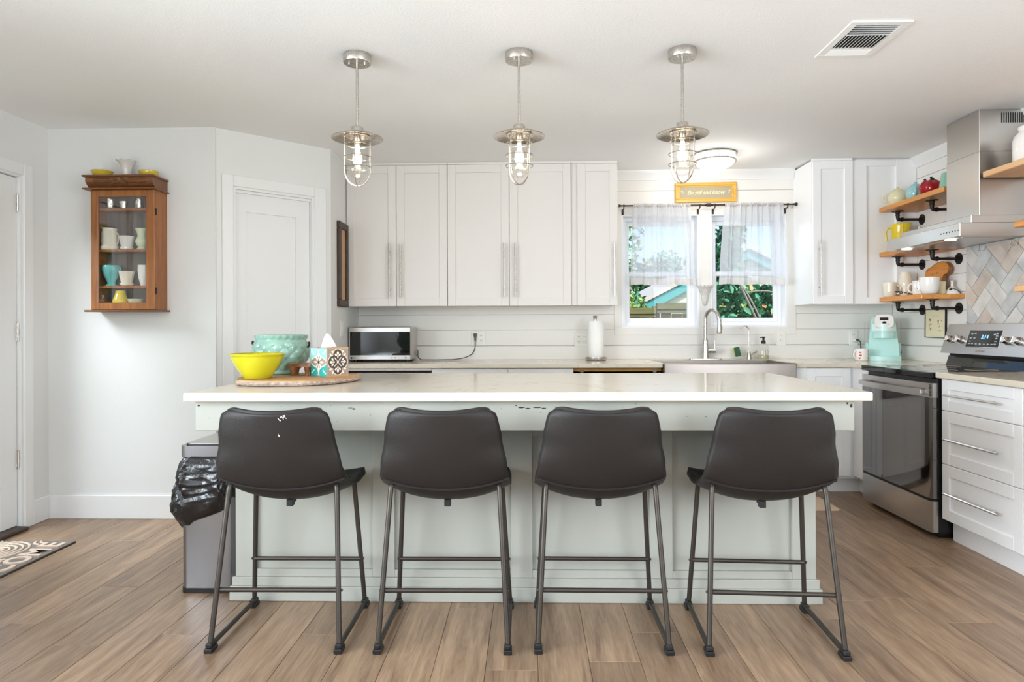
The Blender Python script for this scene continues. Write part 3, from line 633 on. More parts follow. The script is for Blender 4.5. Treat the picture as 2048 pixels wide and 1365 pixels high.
def bagf(u, v):
    n = 96; a = 2*PI*u; r = rrect(0, 0, 1, 1, .5, 8); L_ = len(r); f = u*L_; i = int(f) % L_; p = Vector(r[i]).lerp(Vector(r[(i+1) % L_]), f-int(f))
    bul = math.sin(PI*min(1, v*1.02))**.7
    z = .598 - v*(.285 + .03*math.sin(a*2+1) - .035*p.x)
    nz = noise.noise(Vector((p.x*2.2, p.y*2.2, z*7))) + .6*noise.noise(Vector((p.x*5+9, p.y*5, z*16+p.x*6))) + .3*noise.noise(Vector((p.x*11, p.y*11+4, z*34)))
    rd = (1-min(1, abs(2.2*noise.noise(Vector((p.x*3.1+3, p.y*3.1, z*11+p.x*2))))))**2 + .6*(1-min(1, abs(2.2*noise.noise(Vector((p.x*6.5+1, p.y*6.5+7, z*23-p.x*9))))))**2
    k = .004 + .034*bul + .016*nz*(.25+bul) + .011*rd*(.15+bul)
    return (BX + p.x*(HX+k*(1 if p.x < 0 else .35)), BYc + p.y*(HY+k), z + .01*nz*bul)
obj('bag', MB().grid(bagf, 180, 70, cu=True), M['bag'], bn, sharp=180, solid=(.0015, 0))

# ---------------------------------------------------------------- pendant lamps
def make_pendant(label):
    t = thing('pendant_lamp', label, 'pendant lamp', (0, 0, 0), 'pendant lamps over the island')
    zc = 0  # local z measured from the ceiling
    obj('canopy', MB().lathe([(0, -.0005), (.061, -.0005), (.062, -.006), (.062, -.034), (.060, -.038), (0, -.038)], seg=40).lathe([(.0, -.044), (.004, -.044), (.004, -.038)], (.035, 0, 0), 8).lathe([(.0, -.044), (.004, -.044), (.004, -.038)], (-.035, 0, 0), 8), M['nickel'], t)
    obj('rod', MB().tube([(0, 0, -.036), (0, 0, -.33)], .0062, 12), M['nickel'], t)
    obj('socket_cap', MB().lathe([(0, -.324), (.024, -.324), (.0265, -.328), (.0265, -.36), (0, -.36)], seg=28), M['nickel'], t)
    sh = obj('shade', MB().lathe([(.02, -.352), (.05, -.355), (.066, -.357), (.085, -.362), (.113, -.374), (.1155, -.377), (.114, -.379), (.084, -.367), (.066, -.364), (.058, -.366), (.058, -.371), (.05, -.371), (.05, -.36), (.02, -.358)], seg=48), M['nickel'], t)
    jar = [(.044, -.366), (.0445, -.40), (.0445, -.52)] + [(.0445*math.cos(a*PI/16), -.52-.042*math.sin(a*PI/16)) for a in range(1, 9)]
    obj('glass_jar', MB().lathe(jar + [(max(0, r-.002), z+.002) for r, z in jar[::-1]], seg=36), M['clear'], t)
    for r, z in ((.056, -.405), (.0605, -.462), (.0605, -.508)):
        obj('cage_ring', MB().tube(arc((0, 0, z), r, 0, 2*PI, 48, 'xy')[:-1], .0026, 6, closed=True), M['nickel'], t)
    for k in range(2):
        p = [(-.058, 0, -.37), (-.058, 0, -.50)] + [(-.058*math.cos(a*PI/20), 0, -.515-.076*math.sin(a*PI/20)) for a in range(0, 21)] + [(.058, 0, -.50), (.058, 0, -.37)]
        obj('cage_wire', MB().tube(p, .0029, 6, M=Matrix.Rotation(PI/2*k, 4, 'Z')), M['nickel'], t)
    b = obj('bulb', MB().lathe([(.012, -.375), (.013, -.40), (.02, -.425), (.029, -.455), (.031, -.47), (.028, -.49), (.016, -.508), (0, -.513)], seg=24), M['clear'], t)
    f = MB()
    for k in range(4):
        a = k*PI/2; f.tube([(.006*math.cos(a), .006*math.sin(a), -.405), (.014*math.cos(a), .014*math.sin(a), -.49), (.014*math.cos(a+.9), .014*math.sin(a+.9), -.49), (.006*math.cos(a+.9), .006*math.sin(a+.9), -.405)], .0022, 6)
    obj('filament', f, M['bulb'], b)
    obj('bulb_socket', MB().lathe([(0, -.358), (.016, -.358), (.016, -.385), (.013, -.395), (0, -.395)], seg=20), M['nickel'], b)
    return t
p0 = make_pendant('left pendant lamp, caged glass jar under a nickel saucer shade')
for lb, (x_, y_, a_) in zip((None, 'middle pendant lamp with a caged glass jar, between the other two', 'right pendant lamp with a caged glass jar, in front of the flush light'), ((-.77, 2.952, 3), (-.04, 2.952, 52), (.686, 2.95, 44))):
    o = p0 if lb is None else copy_tree(p0)
    if lb: o['label'] = lb
    o.location = (x_, y_, ZC); o.rotation_euler.z = math.radians(a_)
    lamp('pendant_bulb', 'POINT', (x_, y_, ZC-.45), (x_, y_, 0), 5.5, (1, .83, .62), shadow_soft_size=.025)
# flush light by the window
ft = thing('flush_light', 'round opal flush ceiling light with nickel bands above the sink', 'ceiling light', (1.326, 4.72, ZC))
c_ = (1.326, 4.72, ZC)
obj('base_ring', MB().lathe([(0, -.0005), (.146, -.0005), (.148, -.004), (.148, -.012), (.140, -.014), (0, -.014)], c_, 48), M['nickel'], ft)
obj('diffuser', MB().lathe([(.138, -.012), (.140, -.05), (.136, -.062), (.115, -.085), (.075, -.105), (.03, -.114), (0, -.116)], c_, 48), M['flush'], ft)
obj('lower_ring', MB().lathe([(.1415, -.05), (.147, -.05), (.147, -.062), (.1385, -.062)], c_, 48), M['nickel'], ft)
ps = MB()
for k in range(3): a = k*2*PI/3 + .4; ps.tube([(c_[0]+.145*math.cos(a), c_[1]+.145*math.sin(a), ZC-z) for z in (.008, .056)], .003, 8)
obj('ring_post', ps, M['nickel'], ft)
lamp('flush_bulb', 'POINT', (1.326, 4.72, ZC-.16), (1.3, 4.7, 0), 7, (1, .95, .87), shadow_soft_size=.1)

# ceiling vent
vt = thing('ceiling_vent', 'white metal air vent with louvres in the ceiling', 'air vent', (1.43, 2.865, ZC))
X0, X1, Y0, Y1 = 1.306, 1.552, 2.688, 3.045; bdr = .032; z1 = ZC-.0005; z0 = ZC-.008
vf = MB()
for q in ((X0, X1, Y0, Y0+bdr), (X0, X1, Y1-bdr, Y1), (X0, X0+bdr, Y0+bdr, Y1-bdr), (X1-bdr, X1, Y0+bdr, Y1-bdr), (X0+bdr, X1-bdr, 2.806, 2.813), (X0+bdr, X1-bdr, 2.943, 2.95)): vf.box(*q, z0, z1, .0015)
for x_, y_ in ((1.43, Y0+.014), (1.43, Y1-.014)): vf.lathe([(.004, -.002), (.003, -.003), (0, -.0032)], (x_, y_, z0+.002), 10)
obj('frame', vf, M['white_enamel'], vt)
obj('duct', MB().box(X0+bdr-.004, X1-bdr+.004, Y0+bdr-.004, Y1-bdr+.004, ZC-.0009, ZC-.0004), M['gap'], vt)
def slat(cx, cy_, lx, ly, tilt, ax):
    m_ = Matrix.Translation((cx, cy_, ZC-.006)) @ Matrix.Rotation(tilt, 4, ax)
    obj('slat', MB().box(-lx/2, lx/2, -ly/2, ly/2, -.0006, .0006, M=m_), M['white_enamel'], vt)
for k in range(5): slat(1.429, Y0+bdr+.009+k*.0185, X1-X0-2*bdr, .0125, .75, 'X')
for k in range(5): slat(1.429, 2.957+k*.0125, X1-X0-2*bdr, .0135, -.5, 'X')
for k in range(12): slat(X0+bdr+.008+k*.0152, 2.878, .0095, .13, -.9, 'Y')
# ---------------------------------------------------------------- little glazed cabinet on the front wall
cu = thing('curio_cabinet', 'small antique wooden wall cabinet with a glass door and carved cornice', 'display cabinet', (-2.4, 3.9, 1.262))
CX0, CX1, CYF, CYB = -2.59, -2.207, 3.832, 3.9685
b_ = MB().box(CX0, CX0+.016, CYF+.018, CYB, 1.274, 1.985, .001).box(CX1-.016, CX1, CYF+.018, CYB, 1.274, 1.985, .001).box(CX0+.016, CX1-.016, CYF+.018, CYB, 1.274, 1.309).box(CX0+.016, CX1-.016, CYF+.018, CYB, 1.97, 1.985)
obj('body', b_, M['curio'], cu)
obj('back_panel', MB().box(CX0+.016, CX1-.016, CYB-.01, CYB-.001, 1.309, 1.97), M['curioin'], cu)
for z in (1.879, 1.633, 1.417): obj('shelf', MB().box(CX0+.016, CX1-.016, CYF+.024, CYB-.01, z-.014, z, .001), M['curio'], cu)
dr = MB().box(CX0, CX0+.044, CYF, CYF+.017, 1.274, 1.983, .003).box(CX1-.052, CX1, CYF, CYF+.017, 1.274, 1.983, .003).box(CX0+.043, CX1-.051, CYF, CYF+.017, 1.274, 1.316, .003).box(CX0+.043, CX1-.051, CYF, CYF+.017, 1.942, 1.983, .003)
dd = obj('door', dr, M['curio'], cu)
obj('pane', MB().box(CX0+.04, CX1-.048, CYF+.008, CYF+.011, 1.312, 1.945), M['cglass'], dd)
hg = MB()
for z in (1.855, 1.385): hg.box(CX1-.0005, CX1+.0015, CYF+.006, CYF+.026, z-.02, z+.02, .0006)
obj('hinge_plate', hg, M['gap'], cu)
cn = MB(); pr = [(0, 1.992), (.004, 1.997), (-.012, 2.008), (-.028, 2.026), (-.03, 2.04), (-.024, 2.056), (.03, 2.056), (.03, 1.992)]
cn.prism([(CYF+p, q) for p, q in pr], 'x', CX0-.012, CX1+.004).box(CX0-.012, CX1+.004, CYF+.029, CYB, 1.992, 2.056)
cr_ = obj('cornice', cn, M['curiod'], cu)
pl = MB().box(CX0-.034, CX1+.014, CYF-.032, CYB, 2.056, 2.067, .003).box(CX0-.034, CX1+.018, CYF-.03, CYB, 1.983, 1.992, .003).box(CX0-.034, CX1+.02, CYF-.014, CYB, 1.262, 1.273, .003)
obj('ledge', pl, M['curiod'], cu)
cv = MB(); yc = CYF-.0285
for k in range(11):
    a = PI*k/10; cv.tube([(-2.4+.012*math.cos(a), yc-.001, 2.015+.01*math.sin(a)), (-2.4+.047*math.cos(a), yc-.003, 2.015+.034*math.sin(a))], [.0028, .0058], 6)
for s in (-1, 1):
    for k in range(12):
        x_ = -2.4 + s*(.055+k*.009)
        for z in (2.022, 2.034, 2.046): cv.lathe([(0, -.0045), (.0048, -.0015), (.0048, .0015), (0, .0045)], (x_, yc+.001 if z > 2.03 else yc+.003, z), 6)
obj('carving', cv, M['curiod'], cr_)

def rim(prof, t=.003):   # turn an outside profile into a walled vessel
    r_out = prof; inner = [(max(r-t, .001), z) for r, z in prof[::-1] if z > prof[0][1]+t*1.2 or r > prof[0][0]]
    inner = [(r, max(z, t*1.5)) for r, z in inner]
    return [(0, prof[0][1])] + r_out + inner + [(0, inner[-1][1])]
def flute(n, d, p=1): return lambda a, r, z: (r*(1 + d*math.cos(n*a)), z)
def pot(name, label, cat, c, prof, m, group=None, seg=40, fn=None, t=.003, extra=None, sharp=50):
    o = obj(name, MB().lathe(rim(prof, t), c, seg, fn), M[m] if isinstance(m, str) else m, sharp=sharp, label=label, cat=cat, group=group)
    ORG[o.name] = Vector((c[0], c[1], c[2]))
    d = Vector((c[0], c[1], c[2])) - o.location
    for v in o.data.vertices: v.co -= d
    o.location = c
    return o
g1 = 'pottery in the glazed wall cabinet'; yc = 3.898; zt = 2.0672
pot('glass_bowl', 'yellow glass bowl on top of the wall cabinet, at its left end', 'bowl', (-2.563, yc, zt), [(.034, 0), (.042, .004), (.052, .022), (.058, .038), (.060, .041)], 'amber', 'glassware on top of the wall cabinet')
pot('fan_vase', 'white ruffled glass vase standing on top of the wall cabinet', 'vase', (-2.413, yc, zt), [(.026, 0), (.03, .006), (.022, .014), (.027, .04), (.034, .07), (.05, .096), (.056, .101)], 'milk', None, 48, lambda a, r, z: (r*(1+.07*(z/.1)**2*math.cos(8*a)), z+.004*(z/.1)**3*math.cos(8*a)))
pot('glass_bowl', 'shallow yellow glass bowl on top of the wall cabinet, at its right end', 'bowl', (-2.278, yc, zt), [(.036, 0), (.044, .004), (.052, .024), (.0545, .038)], 'amber', 'glassware on top of the wall cabinet')
z1 = 1.8793
for x_, r, h, lb in ((-2.512, .026, .061, 'taller mercury glass cup on the top cabinet shelf, left'), (-2.431, .024, .045, 'short flared mercury glass cup on the top cabinet shelf'), (-2.335, .0235, .061, 'speckled mercury glass cup on the top cabinet shelf, right')):
    pot('votive_cup', lb, 'cup', (x_, yc, z1), [(r*.82, 0), (r*.86, .003), (r*.9, h*.5), (r, h)] if h < .05 else [(r*.9, 0), (r, .004), (r, h)], 'mercury', 'mercury glass cups', 28)
z1 = 1.6333
j = pot('ceramic_jar', 'tall cream jar with side handles on the second cabinet shelf', 'jar', (-2.518, yc, z1), [(.045, 0), (.05, .006), (.05, .022), (.043, .03), (.043, .108), (.039, .114), (.042, .131)], 'cream', g1)
h_ = MB()
for s in (-1, 1): h_.tube([(-2.518+s*.041, yc, z1+.104), (-2.518+s*.052, yc, z1+.096), (-2.518+s*.052, yc, z1+.045), (-2.518+s*.042, yc, z1+.036)], .0035, 8)
obj('handle', h_, M['cream'], j)
def fpot(x_, z_, lb, m, r=.046, h=.083):
    p = pot('flowerpot', lb, 'flowerpot', (x_, yc, z_), [(r*.62, .012), (r*.66, .016), (r*.92, h*.92), (r, h)], m, g1, 48, lambda a, q, z: (q*(1+.025*abs(math.sin(5*a))), z))
    obj('saucer', MB().lathe([(0, 0), (r*.62, 0), (r*.78, .006), (r*.82, .018), (r*.76, .018), (r*.7, .01), (0, .01)], (x_, yc, z_), 36), M[m], p)
fpot(-2.413, z1, 'small white leaf-moulded flowerpot on the second cabinet shelf', 'white')
pot('urn_vase', 'pale green urn vase at the right of the second cabinet shelf', 'vase', (-2.319, yc, z1), [(.03, 0), (.032, .006), (.022, .016), (.03, .03), (.038, .048), (.034, .066), (.026, .078), (.026, .095), (.036, .12), (.039, .128)], 'palegreen', g1, 48, flute(10, .02))
z1 = 1.4173
j = pot('ribbed_urn', 'turquoise ribbed urn with small handles on the third cabinet shelf', 'urn', (-2.508, yc, z1), [(.034, 0), (.036, .006), (.022, .014), (.024, .03), (.04, .062), (.049, .095), (.05, .112), (.047, .122), (.05, .125)], 'turq', g1, 64, lambda a, r, z: (r*(1+(.025*math.cos(20*a) if .02 < z < .112 else 0)), z))
h_ = MB()
for s in (-1, 1): h_.tube([(-2.508+s*.048, yc, z1+.112), (-2.508+s*.056, yc, z1+.112), (-2.508+s*.056, yc, z1+.095), (-2.508+s*.047, yc, z1+.082)], .003, 8)
obj('handle', h_, M['turq'], j)
fpot(-2.414, z1, 'cream flowerpot with saucer on the third cabinet shelf', 'cream', .046, .088)
pot('ribbed_vase', 'white ribbed vase at the right of the third cabinet shelf', 'vase', (-2.304, yc, z1), [(.022, 0), (.024, .01), (.034, .05), (.038, .1), (.036, .12), (.038, .125)], 'white', g1, 60, flute(18, .03))
z1 = 1.3093
j = pot('bud_vase', 'yellow tapered vase on the floor of the wall cabinet', 'vase', (-2.453, yc, z1), [(.04, 0), (.044, .012), (.04, .03), (.028, .062), (.026, .075), (.028, .081)], 'yellow', g1)
obj('collar_bead', MB().tube(arc((-2.453, yc, z1+.066), .0285, 0, 2*PI, 30, 'xy')[:-1], .002, 6, closed=True), M['yellow'], j)
pot('low_dish', 'low pale green dish on the floor of the wall cabinet', 'dish', (-2.36, yc, z1), [(.032, 0), (.036, .004), (.046, .026), (.048, .03)], 'palegreen', g1)

# ---------------------------------------------------------------- things on the island
ZI = .914
bo = thing('serving_board', 'oblong live-edge wooden board lying on the island top', 'board', (-1.06, 2.96, ZI))
def blob(sc, dz):
    out = []
    for k in range(72):
        a = 2*PI*k/72; r = 1 + .035*math.sin(3*a+.6) + .02*math.sin(5*a) + .01*math.sin(11*a+2); out.append((-1.06 + .262*sc*r*math.copysign(abs(math.cos(a))**.85, math.cos(a)), 2.995 + .268*sc*r*math.copysign(abs(math.sin(a))**.85, math.sin(a))))
    return out
ZBd = ZI + .024
obj('slab', MB().prism(blob(.985, 0), 'z', ZI+.0175, ZBd), M['slab'], bo)
bk = MB(); n = 72; vs = []
for sc, z in ((.94, ZI+.0005), (.985, ZI+.004), (1.005, ZI+.012), (.985, ZI+.0195)): vs += [(x, y, z) for x, y in blob(sc, 0)]
bk.add(vs, [(r*n+k, r*n+(k+1) % n, (r+1)*n+(k+1) % n, (r+1)*n+k) for r in range(3) for k in range(n)] + [tuple(range(n))[::-1], tuple(range(3*n, 4*n))])
obj('bark_edge', bk, M['bark'], bo, label='rough pale bark around the board edge')
pot('mixing_bowl', 'yellow-green ringed mixing bowl on the wooden board', 'bowl', (-1.196, 2.87, ZBd+.0003), [(.052, 0), (.056, .003), (.074, .03), (.094, .062), (.108, .092), (.112, .1), (.116, .102), (.117, .108), (.113, .111)], 'lime', None, 64, lambda a, r, z: (r + .0009*math.sin(z*420), z), .005, sharp=60)
jp = thing('jardiniere', 'large celadon green ceramic pot with a quilted leaf pattern', 'pot', (-1.203, 3.17, ZBd))
pp = [(.066, 0), (.076, .004), (.08, .012), (.082, .02), (.105, .045), (.128, .085), (.132, .115), (.124, .15), (.116, .165), (.122, .178), (.124, .186), (.12, .19)]
def quilt(a, r, z):
    if .02 < z < .15: return (r - .004 + .011*(abs(math.sin(6*a + z*45))*abs(math.sin(6*a - z*45)))**.5, z)
    if z > .17: return (r + .002*math.cos(24*a), z)
    return (r, z)
fine = []
for (r0, z0), (r1_, z1_) in zip(pp, pp[1:]):
    for i in range(7): fine.append((lerp(r0, r1_, i/7), lerp(z0, z1_, i/7)))
fine.append(pp[-1])
obj('body', MB().lathe(rim(fine, .006), (-1.203, 3.17, ZBd+.0003), 200, quilt), M['celadon'], jp, sharp=80)
lf = MB(); r4 = random.Random(2)
for k in range(14):   # raised leaf swags under the rim
    a = -PI/2 + (k-6.5)*.2; z = ZBd + .132 + .012*math.sin(k*2.1)
    for s in (-1, 1):
        p = []
        for i in range(6):
            t = i/5; aa = a + s*.11*t; p.append((-1.203 + (.1285-.004*t)*math.cos(aa), 3.17 + (.1285-.004*t)*math.sin(aa), z - .02*t + .02*(k % 2)*t))
        lf.tube(p, [.001, .004, .0052, .0045, .003, .0008], 6)
obj('leaf_relief', lf, M['celadon'], jp)
br = MB()
for a, z in ((PI*1.02, .145), (-.03, .14)):
    x_, y_ = -1.203+.13*math.cos(a), 3.17+.13*math.sin(a)
    br.tube([(x_, y_, ZBd+z-.012), (x_+.006*math.cos(a), y_, ZBd+z-.004), (x_+.009*math.cos(a), y_, ZBd+z+.006), (x_+.003*math.cos(a), y_, ZBd+z+.014)], .005, 8)
    br.lathe([(0, 0), (.006, .003), (.0, .012)], (x_+.008*math.cos(a), y_, ZBd+z+.006), 8)
obj('bird_handle', br, M['black'], jp, label='small dark bird-shaped handle')
rs = thing('wood_riser', 'small footed dark wooden riser beside the tissue box', 'riser', (-1.045, 3.05, ZBd))
MRS = RZ((-1.062, 3.05, ZBd), -8)
obj('top', MB().prism([(.066*math.cos(2*PI*k/28)*(1.03+.03*math.cos(3*k)), .045*math.sin(2*PI*k/28)) for k in range(28)], 'z', .042, .058, M=MRS), M['dwood'], rs)
for x_, y_ in ((-.034, -.022), (.038, -.022), (-.034, .022), (.038, .022)):
    obj('leg', MB().lathe([(0, .0003), (.007, .0003), (.008, .008), (.012, .03), (.014, .043), (0, .043)], (x_, y_, 0), 14, M=MRS), M['dwood'], rs)
# tissue box with printed tile patterns
tb = thing('tissue_box', 'cube tissue box printed with teal and brown tile patterns', 'tissue box', (-.925, 3.035, ZBd))
MT = RZ((-.925, 3.035, ZBd), 53); hw = .0605; th_ = .132
obj('carton', MB().box(-hw, hw, -hw, hw, .0003, th_, .001, M=MT), M['greyp'], tb)
def decal(name, polys, m, face):
    mb = MB()
    for p, d in polys:
        if face == 'f': mb.prism(p, 'y', -hw-.0004-d, -hw-.0001, M=MT)
        else: mb.prism([(-x_, z) for x_, z in p], 'x', -hw-.0004-d, -hw-.0001, M=MT)
    return obj(name, mb, m, tb)
def ell(cx, cz, a, b, th=0, n=14): return [(cx + a*math.cos(t)*math.cos(th) - b*math.sin(t)*math.sin(th), cz + a*math.cos(t)*math.sin(th) + b*math.sin(t)*math.cos(th)) for t in [2*PI*k/n for k in range(n)]]
def quat(cz, R, n=72): return [((.70*R + .30*R*abs(math.cos(2*t))**.8)*math.cos(t), cz + 1.12*(.70*R + .30*R*abs(math.cos(2*t))**.8)*math.sin(t)) for t in [2*PI*k/n for k in range(n)]]
cz = .066
decal('tan_border', [([(-hw, .0), (hw, 0), (hw, .006), (-hw, .006)], 0), ([(-hw, th_-.006), (hw, th_-.006), (hw, th_), (-hw, th_)], 0), ([(-hw, .006), (-hw+.006, .006), (-hw+.006, th_-.006), (-hw, th_-.006)], 0)], M['tanp'], 'f')
decal('cream_outline', [(quat(cz, .0555), 0)], M['creamp'], 'f')
decal('brown_quatrefoil', [(quat(cz, .0515), .0002)], M['brownp'], 'f')
pet = []
for k in range(4):
    a = PI/2*k
    for d_, a_, b_ in ((.036, .0085, .006), (.022, .006, .004)): pet.append((ell(d_*math.cos(a), cz+1.12*d_*math.sin(a), a_, b_, a), .0004))
    for s in (-1, 1): pet.append((ell(.031*math.cos(a+s*.36), cz+1.12*.031*math.sin(a+s*.36), .0075, .0045, a+s*.9), .0004))
    pet.append((ell(.017*math.cos(a+PI/4), cz+1.12*.017*math.sin(a+PI/4), .011, .0024, a+PI/4), .0004))
    for s in (-1, 1): pet.append((ell(s*0+.047*math.cos(a+PI/4)+.006*s*(1 if k % 2 else 1), cz+.056*math.sin(a+PI/4)-.007*s*math.copysign(1, math.sin(a+PI/4))*math.copysign(1, math.cos(a+PI/4)), .008, .005, a+PI/4+s*.5), .0002))
pet.append((ell(0, cz, .006, .006), .0004))
decal('cream_petals', pet, M['creamp'], 'f')
cor = []; corl = []
for sx in (-1, 1):
    for sz in (-1, 1):
        p = [(sx*hw*.99, cz + sz*.064)] + [(sx*(hw*.99 - .052*math.cos(t)*(1+.12*math.sin(4*t))), cz + sz*(.064 - .056*math.sin(t)*(1+.12*math.sin(4*t)))) for t in [PI/2*k/12 for k in range(13)]]
        (cor if sz < 0 else corl).append((p, .0001))
edge = [([(x_*(1-.0) - math.copysign(.004, x_)*(i > 0), z - math.copysign(.004, z-cz)*(i > 0)) for i, (x_, z) in enumerate(p)], 0) for p, _ in cor + corl]
decal('teal_corner', cor, M['tealp'], 's'); decal('pale_teal_corner', corl, M['tealpl'], 's'); decal('cream_scroll', edge, M['creamp'], 's')
fl_ = []
for k in range(8):
    a = PI/4*k; L_ = .017 if k % 2 else .023; fl_.append((ell(L_*math.cos(a), cz+1.25*L_*math.sin(a), .0125 if k % 2 else .014, .005, a), .0003))
for sx in (-1, 1):
    for sz in (-1, 1):
        for q in (0, 1, 2): fl_.append((ell(sx*(hw-.010-.008*q), cz+sz*(.05-.006*q), .006, .003, sx*sz*(.3+.5*q)), .0003))
decal('flower', fl_, M['creamp'], 's'); decal('flower_centre', [(ell(0, cz, .006, .007), .0005)], M['brownp'], 's')
def tis(u, v):
    a = 2*PI*u; r = .034*(1-v)**.8 + .004; x_ = r*math.cos(a)*1.1 - .012*v; y_ = r*math.sin(a)*.5*(1-.5*v); return MT @ Vector((x_*(1+.12*math.sin(5*a)), y_*(1+.2*math.sin(3*a+1)), th_ + .001 + .062*v**.85 - .006*abs(math.cos(a))*(1-v)))
tt = MB().grid(tis, 28, 10, cu=True); obj('tissue', tt, M['paper'], tb, sharp=180, solid=(.001, 0))
# ---------------------------------------------------------------- back counter
ZK = CZ + .0003
mw = thing('microwave', 'stainless microwave with a dark glass door in the left counter corner', 'microwave', (-1.115, 5.04, CZ))
a, b, yf, yb = -1.352, -.882, 4.90, 5.19; z0 = CZ + .012; z1 = CZ + .262
obj('body', MB().box(a, b, yf+.03, yb, z0, z1, .006), M['steelh'], mw)
obj('door', MB().box(a, b, yf, yf+.031, z0, z1, .006), M['steelh'], mw)
obj('door_glass', MB().box(a+.012, b-.006, yf-.003, yf+.002, z0+.036, z1-.038, .001), M['bglass'], mw)
ft_ = MB()
for x_ in (a+.04, b-.04):
    for y_ in (yf+.05, yb-.04): ft_.lathe([(0, 0), (.014, 0), (.013, .014), (0, .014)], (x_, y_, CZ), 12)
obj('foot', ft_, M['black'], mw)
lg = text_mb('LG', .017, .0003, Matrix.Translation((a+.043, yf-.0006, z0+.017)) @ Matrix.Rotation(PI/2, 4, 'X'))
lg.lathe([(.0075, 0), (.0075, .0006), (0, .0006)], M=Matrix.Translation((a+.023, yf, z0+.017)) @ Matrix.Rotation(PI/2, 4, 'X'), seg=18)
obj('maker_mark', lg, M['black'], mw)
bt = MB()
for x_, r in ((b-.145, .005), (b-.118, .006), (b-.04, .0075)): bt.lathe([(r, 0), (r, .0006), (r*.6, .0006), (r*.6, .0009), (0, .0009)], M=Matrix.Translation((x_, yf, z0+.018)) @ Matrix.Rotation(PI/2, 4, 'X'), seg=16)
obj('touch_button', bt, M['greyp'], mw)
# double outlet with the microwave's plug and cord
def plate(name, label, x, z, gangs, cat='outlet', y=YB):
    w_ = .035 + .023*(gangs-1); t = thing(name, label, cat, (x, y, z-.058), 'outlet plates on the back wall')
    obj('face_plate', MB().box(x-w_, x+w_, y-.006, y-.0002, z-.058, z+.058, .003), M['plate'], t)
    for k in range(gangs):
        cx = x + (k-(gangs-1)/2)*.046; r = MB().box(cx-.0165, cx+.0165, y-.008, y-.005, z-.034, z+.034, .002); obj('receptacle', r, M['plate'], t); s = MB()
        for dz in (-.019, .019):
            for dx, h in ((-.006, .005), (.006, .004)): s.box(cx+dx-.001, cx+dx+.001, y-.0083, y-.0077, z+dz-h+.003, z+dz+h+.003)
            s.lathe([(0, -.0003), (.0022, -.0003), (.0022, .0003)], M=Matrix.Translation((cx, y-.008, z+dz-.008)) @ Matrix.Rotation(PI/2, 4, 'X'), seg=10)
        obj('slot', s, M['gap'], t)
    return t
plate('wall_outlet', 'white double outlet plate with a grey plug, right of the microwave', -.402, 1.076, 2)
plate('wall_outlet', 'white outlet plate partly behind the paper towels', .416, 1.064, 2)
plate('wall_outlet', 'white single outlet plate right of the soap bottle', 1.975, 1.069, 1)
plate('wall_outlet', 'white single outlet plate with the coffee maker plug', 2.534, 1.071, 1)
cdm = mat('grey_cord', rgb(96, 90, 84), .5)
cord = thing('power_cord', 'grey microwave power cord curving up to the outlet', 'cord', (-.6, 5.1, CZ))
x_ = -.425; pl_ = MB().lathe([(0, 0), (.007, 0), (.008, .02), (.013, .04), (.013, .058), (0, .058)], (x_, YB-.02, 1.058), 14)
obj('plug', pl_, cdm, cord)
cv = [(x_, YB-.02, 1.06), (x_, YB-.022, 1.0), (-.445, YB-.035, .955), (-.50, YB-.07, .925), (-.58, 5.11, CZ+.006), (-.70, 5.08, CZ+.005), (-.84, 5.09, CZ+.005), (-.866, 5.1, CZ+.03), (-.868, 5.12, CZ+.09), (-.872, 5.15, CZ+.05), (-.878, 5.18, CZ+.03)]
obj('cable', MB().tube(round_path(cv, .06, 6), .0038, 8), cdm, cord)
# paper towel
pt2 = thing('paper_towel_holder', 'white paper towel roll on a round steel stand', 'paper towel', (.508, 5.03, CZ))
obj('base', MB().lathe([(0, 0), (.074, 0), (.078, .003), (.082, .02), (.082, .026), (.076, .026), (.072, .014), (0, .014)], (.508, 5.03, ZK), 40), M['nickel'], pt2)
obj('roll', MB().lathe([(.02, .017), (.059, .017), (.06, .02), (.06, .296), (.058, .299), (.02, .299)], (.508, 5.03, ZK), 40), M['paper'], pt2)
obj('post', MB().lathe([(0, .012), (.008, .012), (.008, .296), (.012, .30), (.012, .306), (.016, .335), (.018, .339), (0, .339)], (.503, 5.03, ZK), 20), M['nickel'], pt2)
# faucet
fc = thing('kitchen_faucet', 'tall brushed nickel gooseneck faucet behind the sink', 'faucet', (1.362, 5.13, CZ)); fx, fy = 1.362, 5.13
obj('deck_plate', MB().prism(rrect(fx, fy, .128, .028, .026, 6), 'z', ZK, ZK+.006), M['nickel'], fc)
obj('body', MB().lathe([(0, 0), (.030, 0), (.029, .01), (.026, .08), (.021, .14), (.019, .15), (0, .15)], (fx, fy, ZK+.005), 28), M['nickel'], fc)
dx, dy = .6, -.8; R_ = .062
pts = [(fx, fy, ZK+.14), (fx, fy, 1.215)] + [(fx + dx*(R_-R_*math.cos(t)), fy + dy*(R_-R_*math.cos(t)), 1.215+.075*math.sin(t)) for t in [PI*k/14 for k in range(1, 15)]]
nb = obj('neck', MB().tube(pts, .0135, 16), M['nickel'], fc)
hx, hy = pts[-1][0], pts[-1][1]
obj('spray_head', MB().lathe([(0, -.115), (.019, -.115), (.0205, -.11), (.017, -.06), (.0145, 0), (0, .003)], (hx+.004, hy-.004, 1.222), 24), M['nickel'], fc)
obj('spray_button', MB().box(hx+.016, hx+.024, hy-.012, hy+.004, 1.132, 1.165, .003), M['black'], fc)
lv = MB().tube([(fx+.02, fy-.005, ZK+.066), (fx+.075, fy-.02, ZK+.066)], .0165, 16).tube([(fx+.068, fy-.018, ZK+.075), (fx+.068, fy-.02, ZK+.145)], [.006, .0035], 10)
obj('lever', lv, M['nickel'], fc)
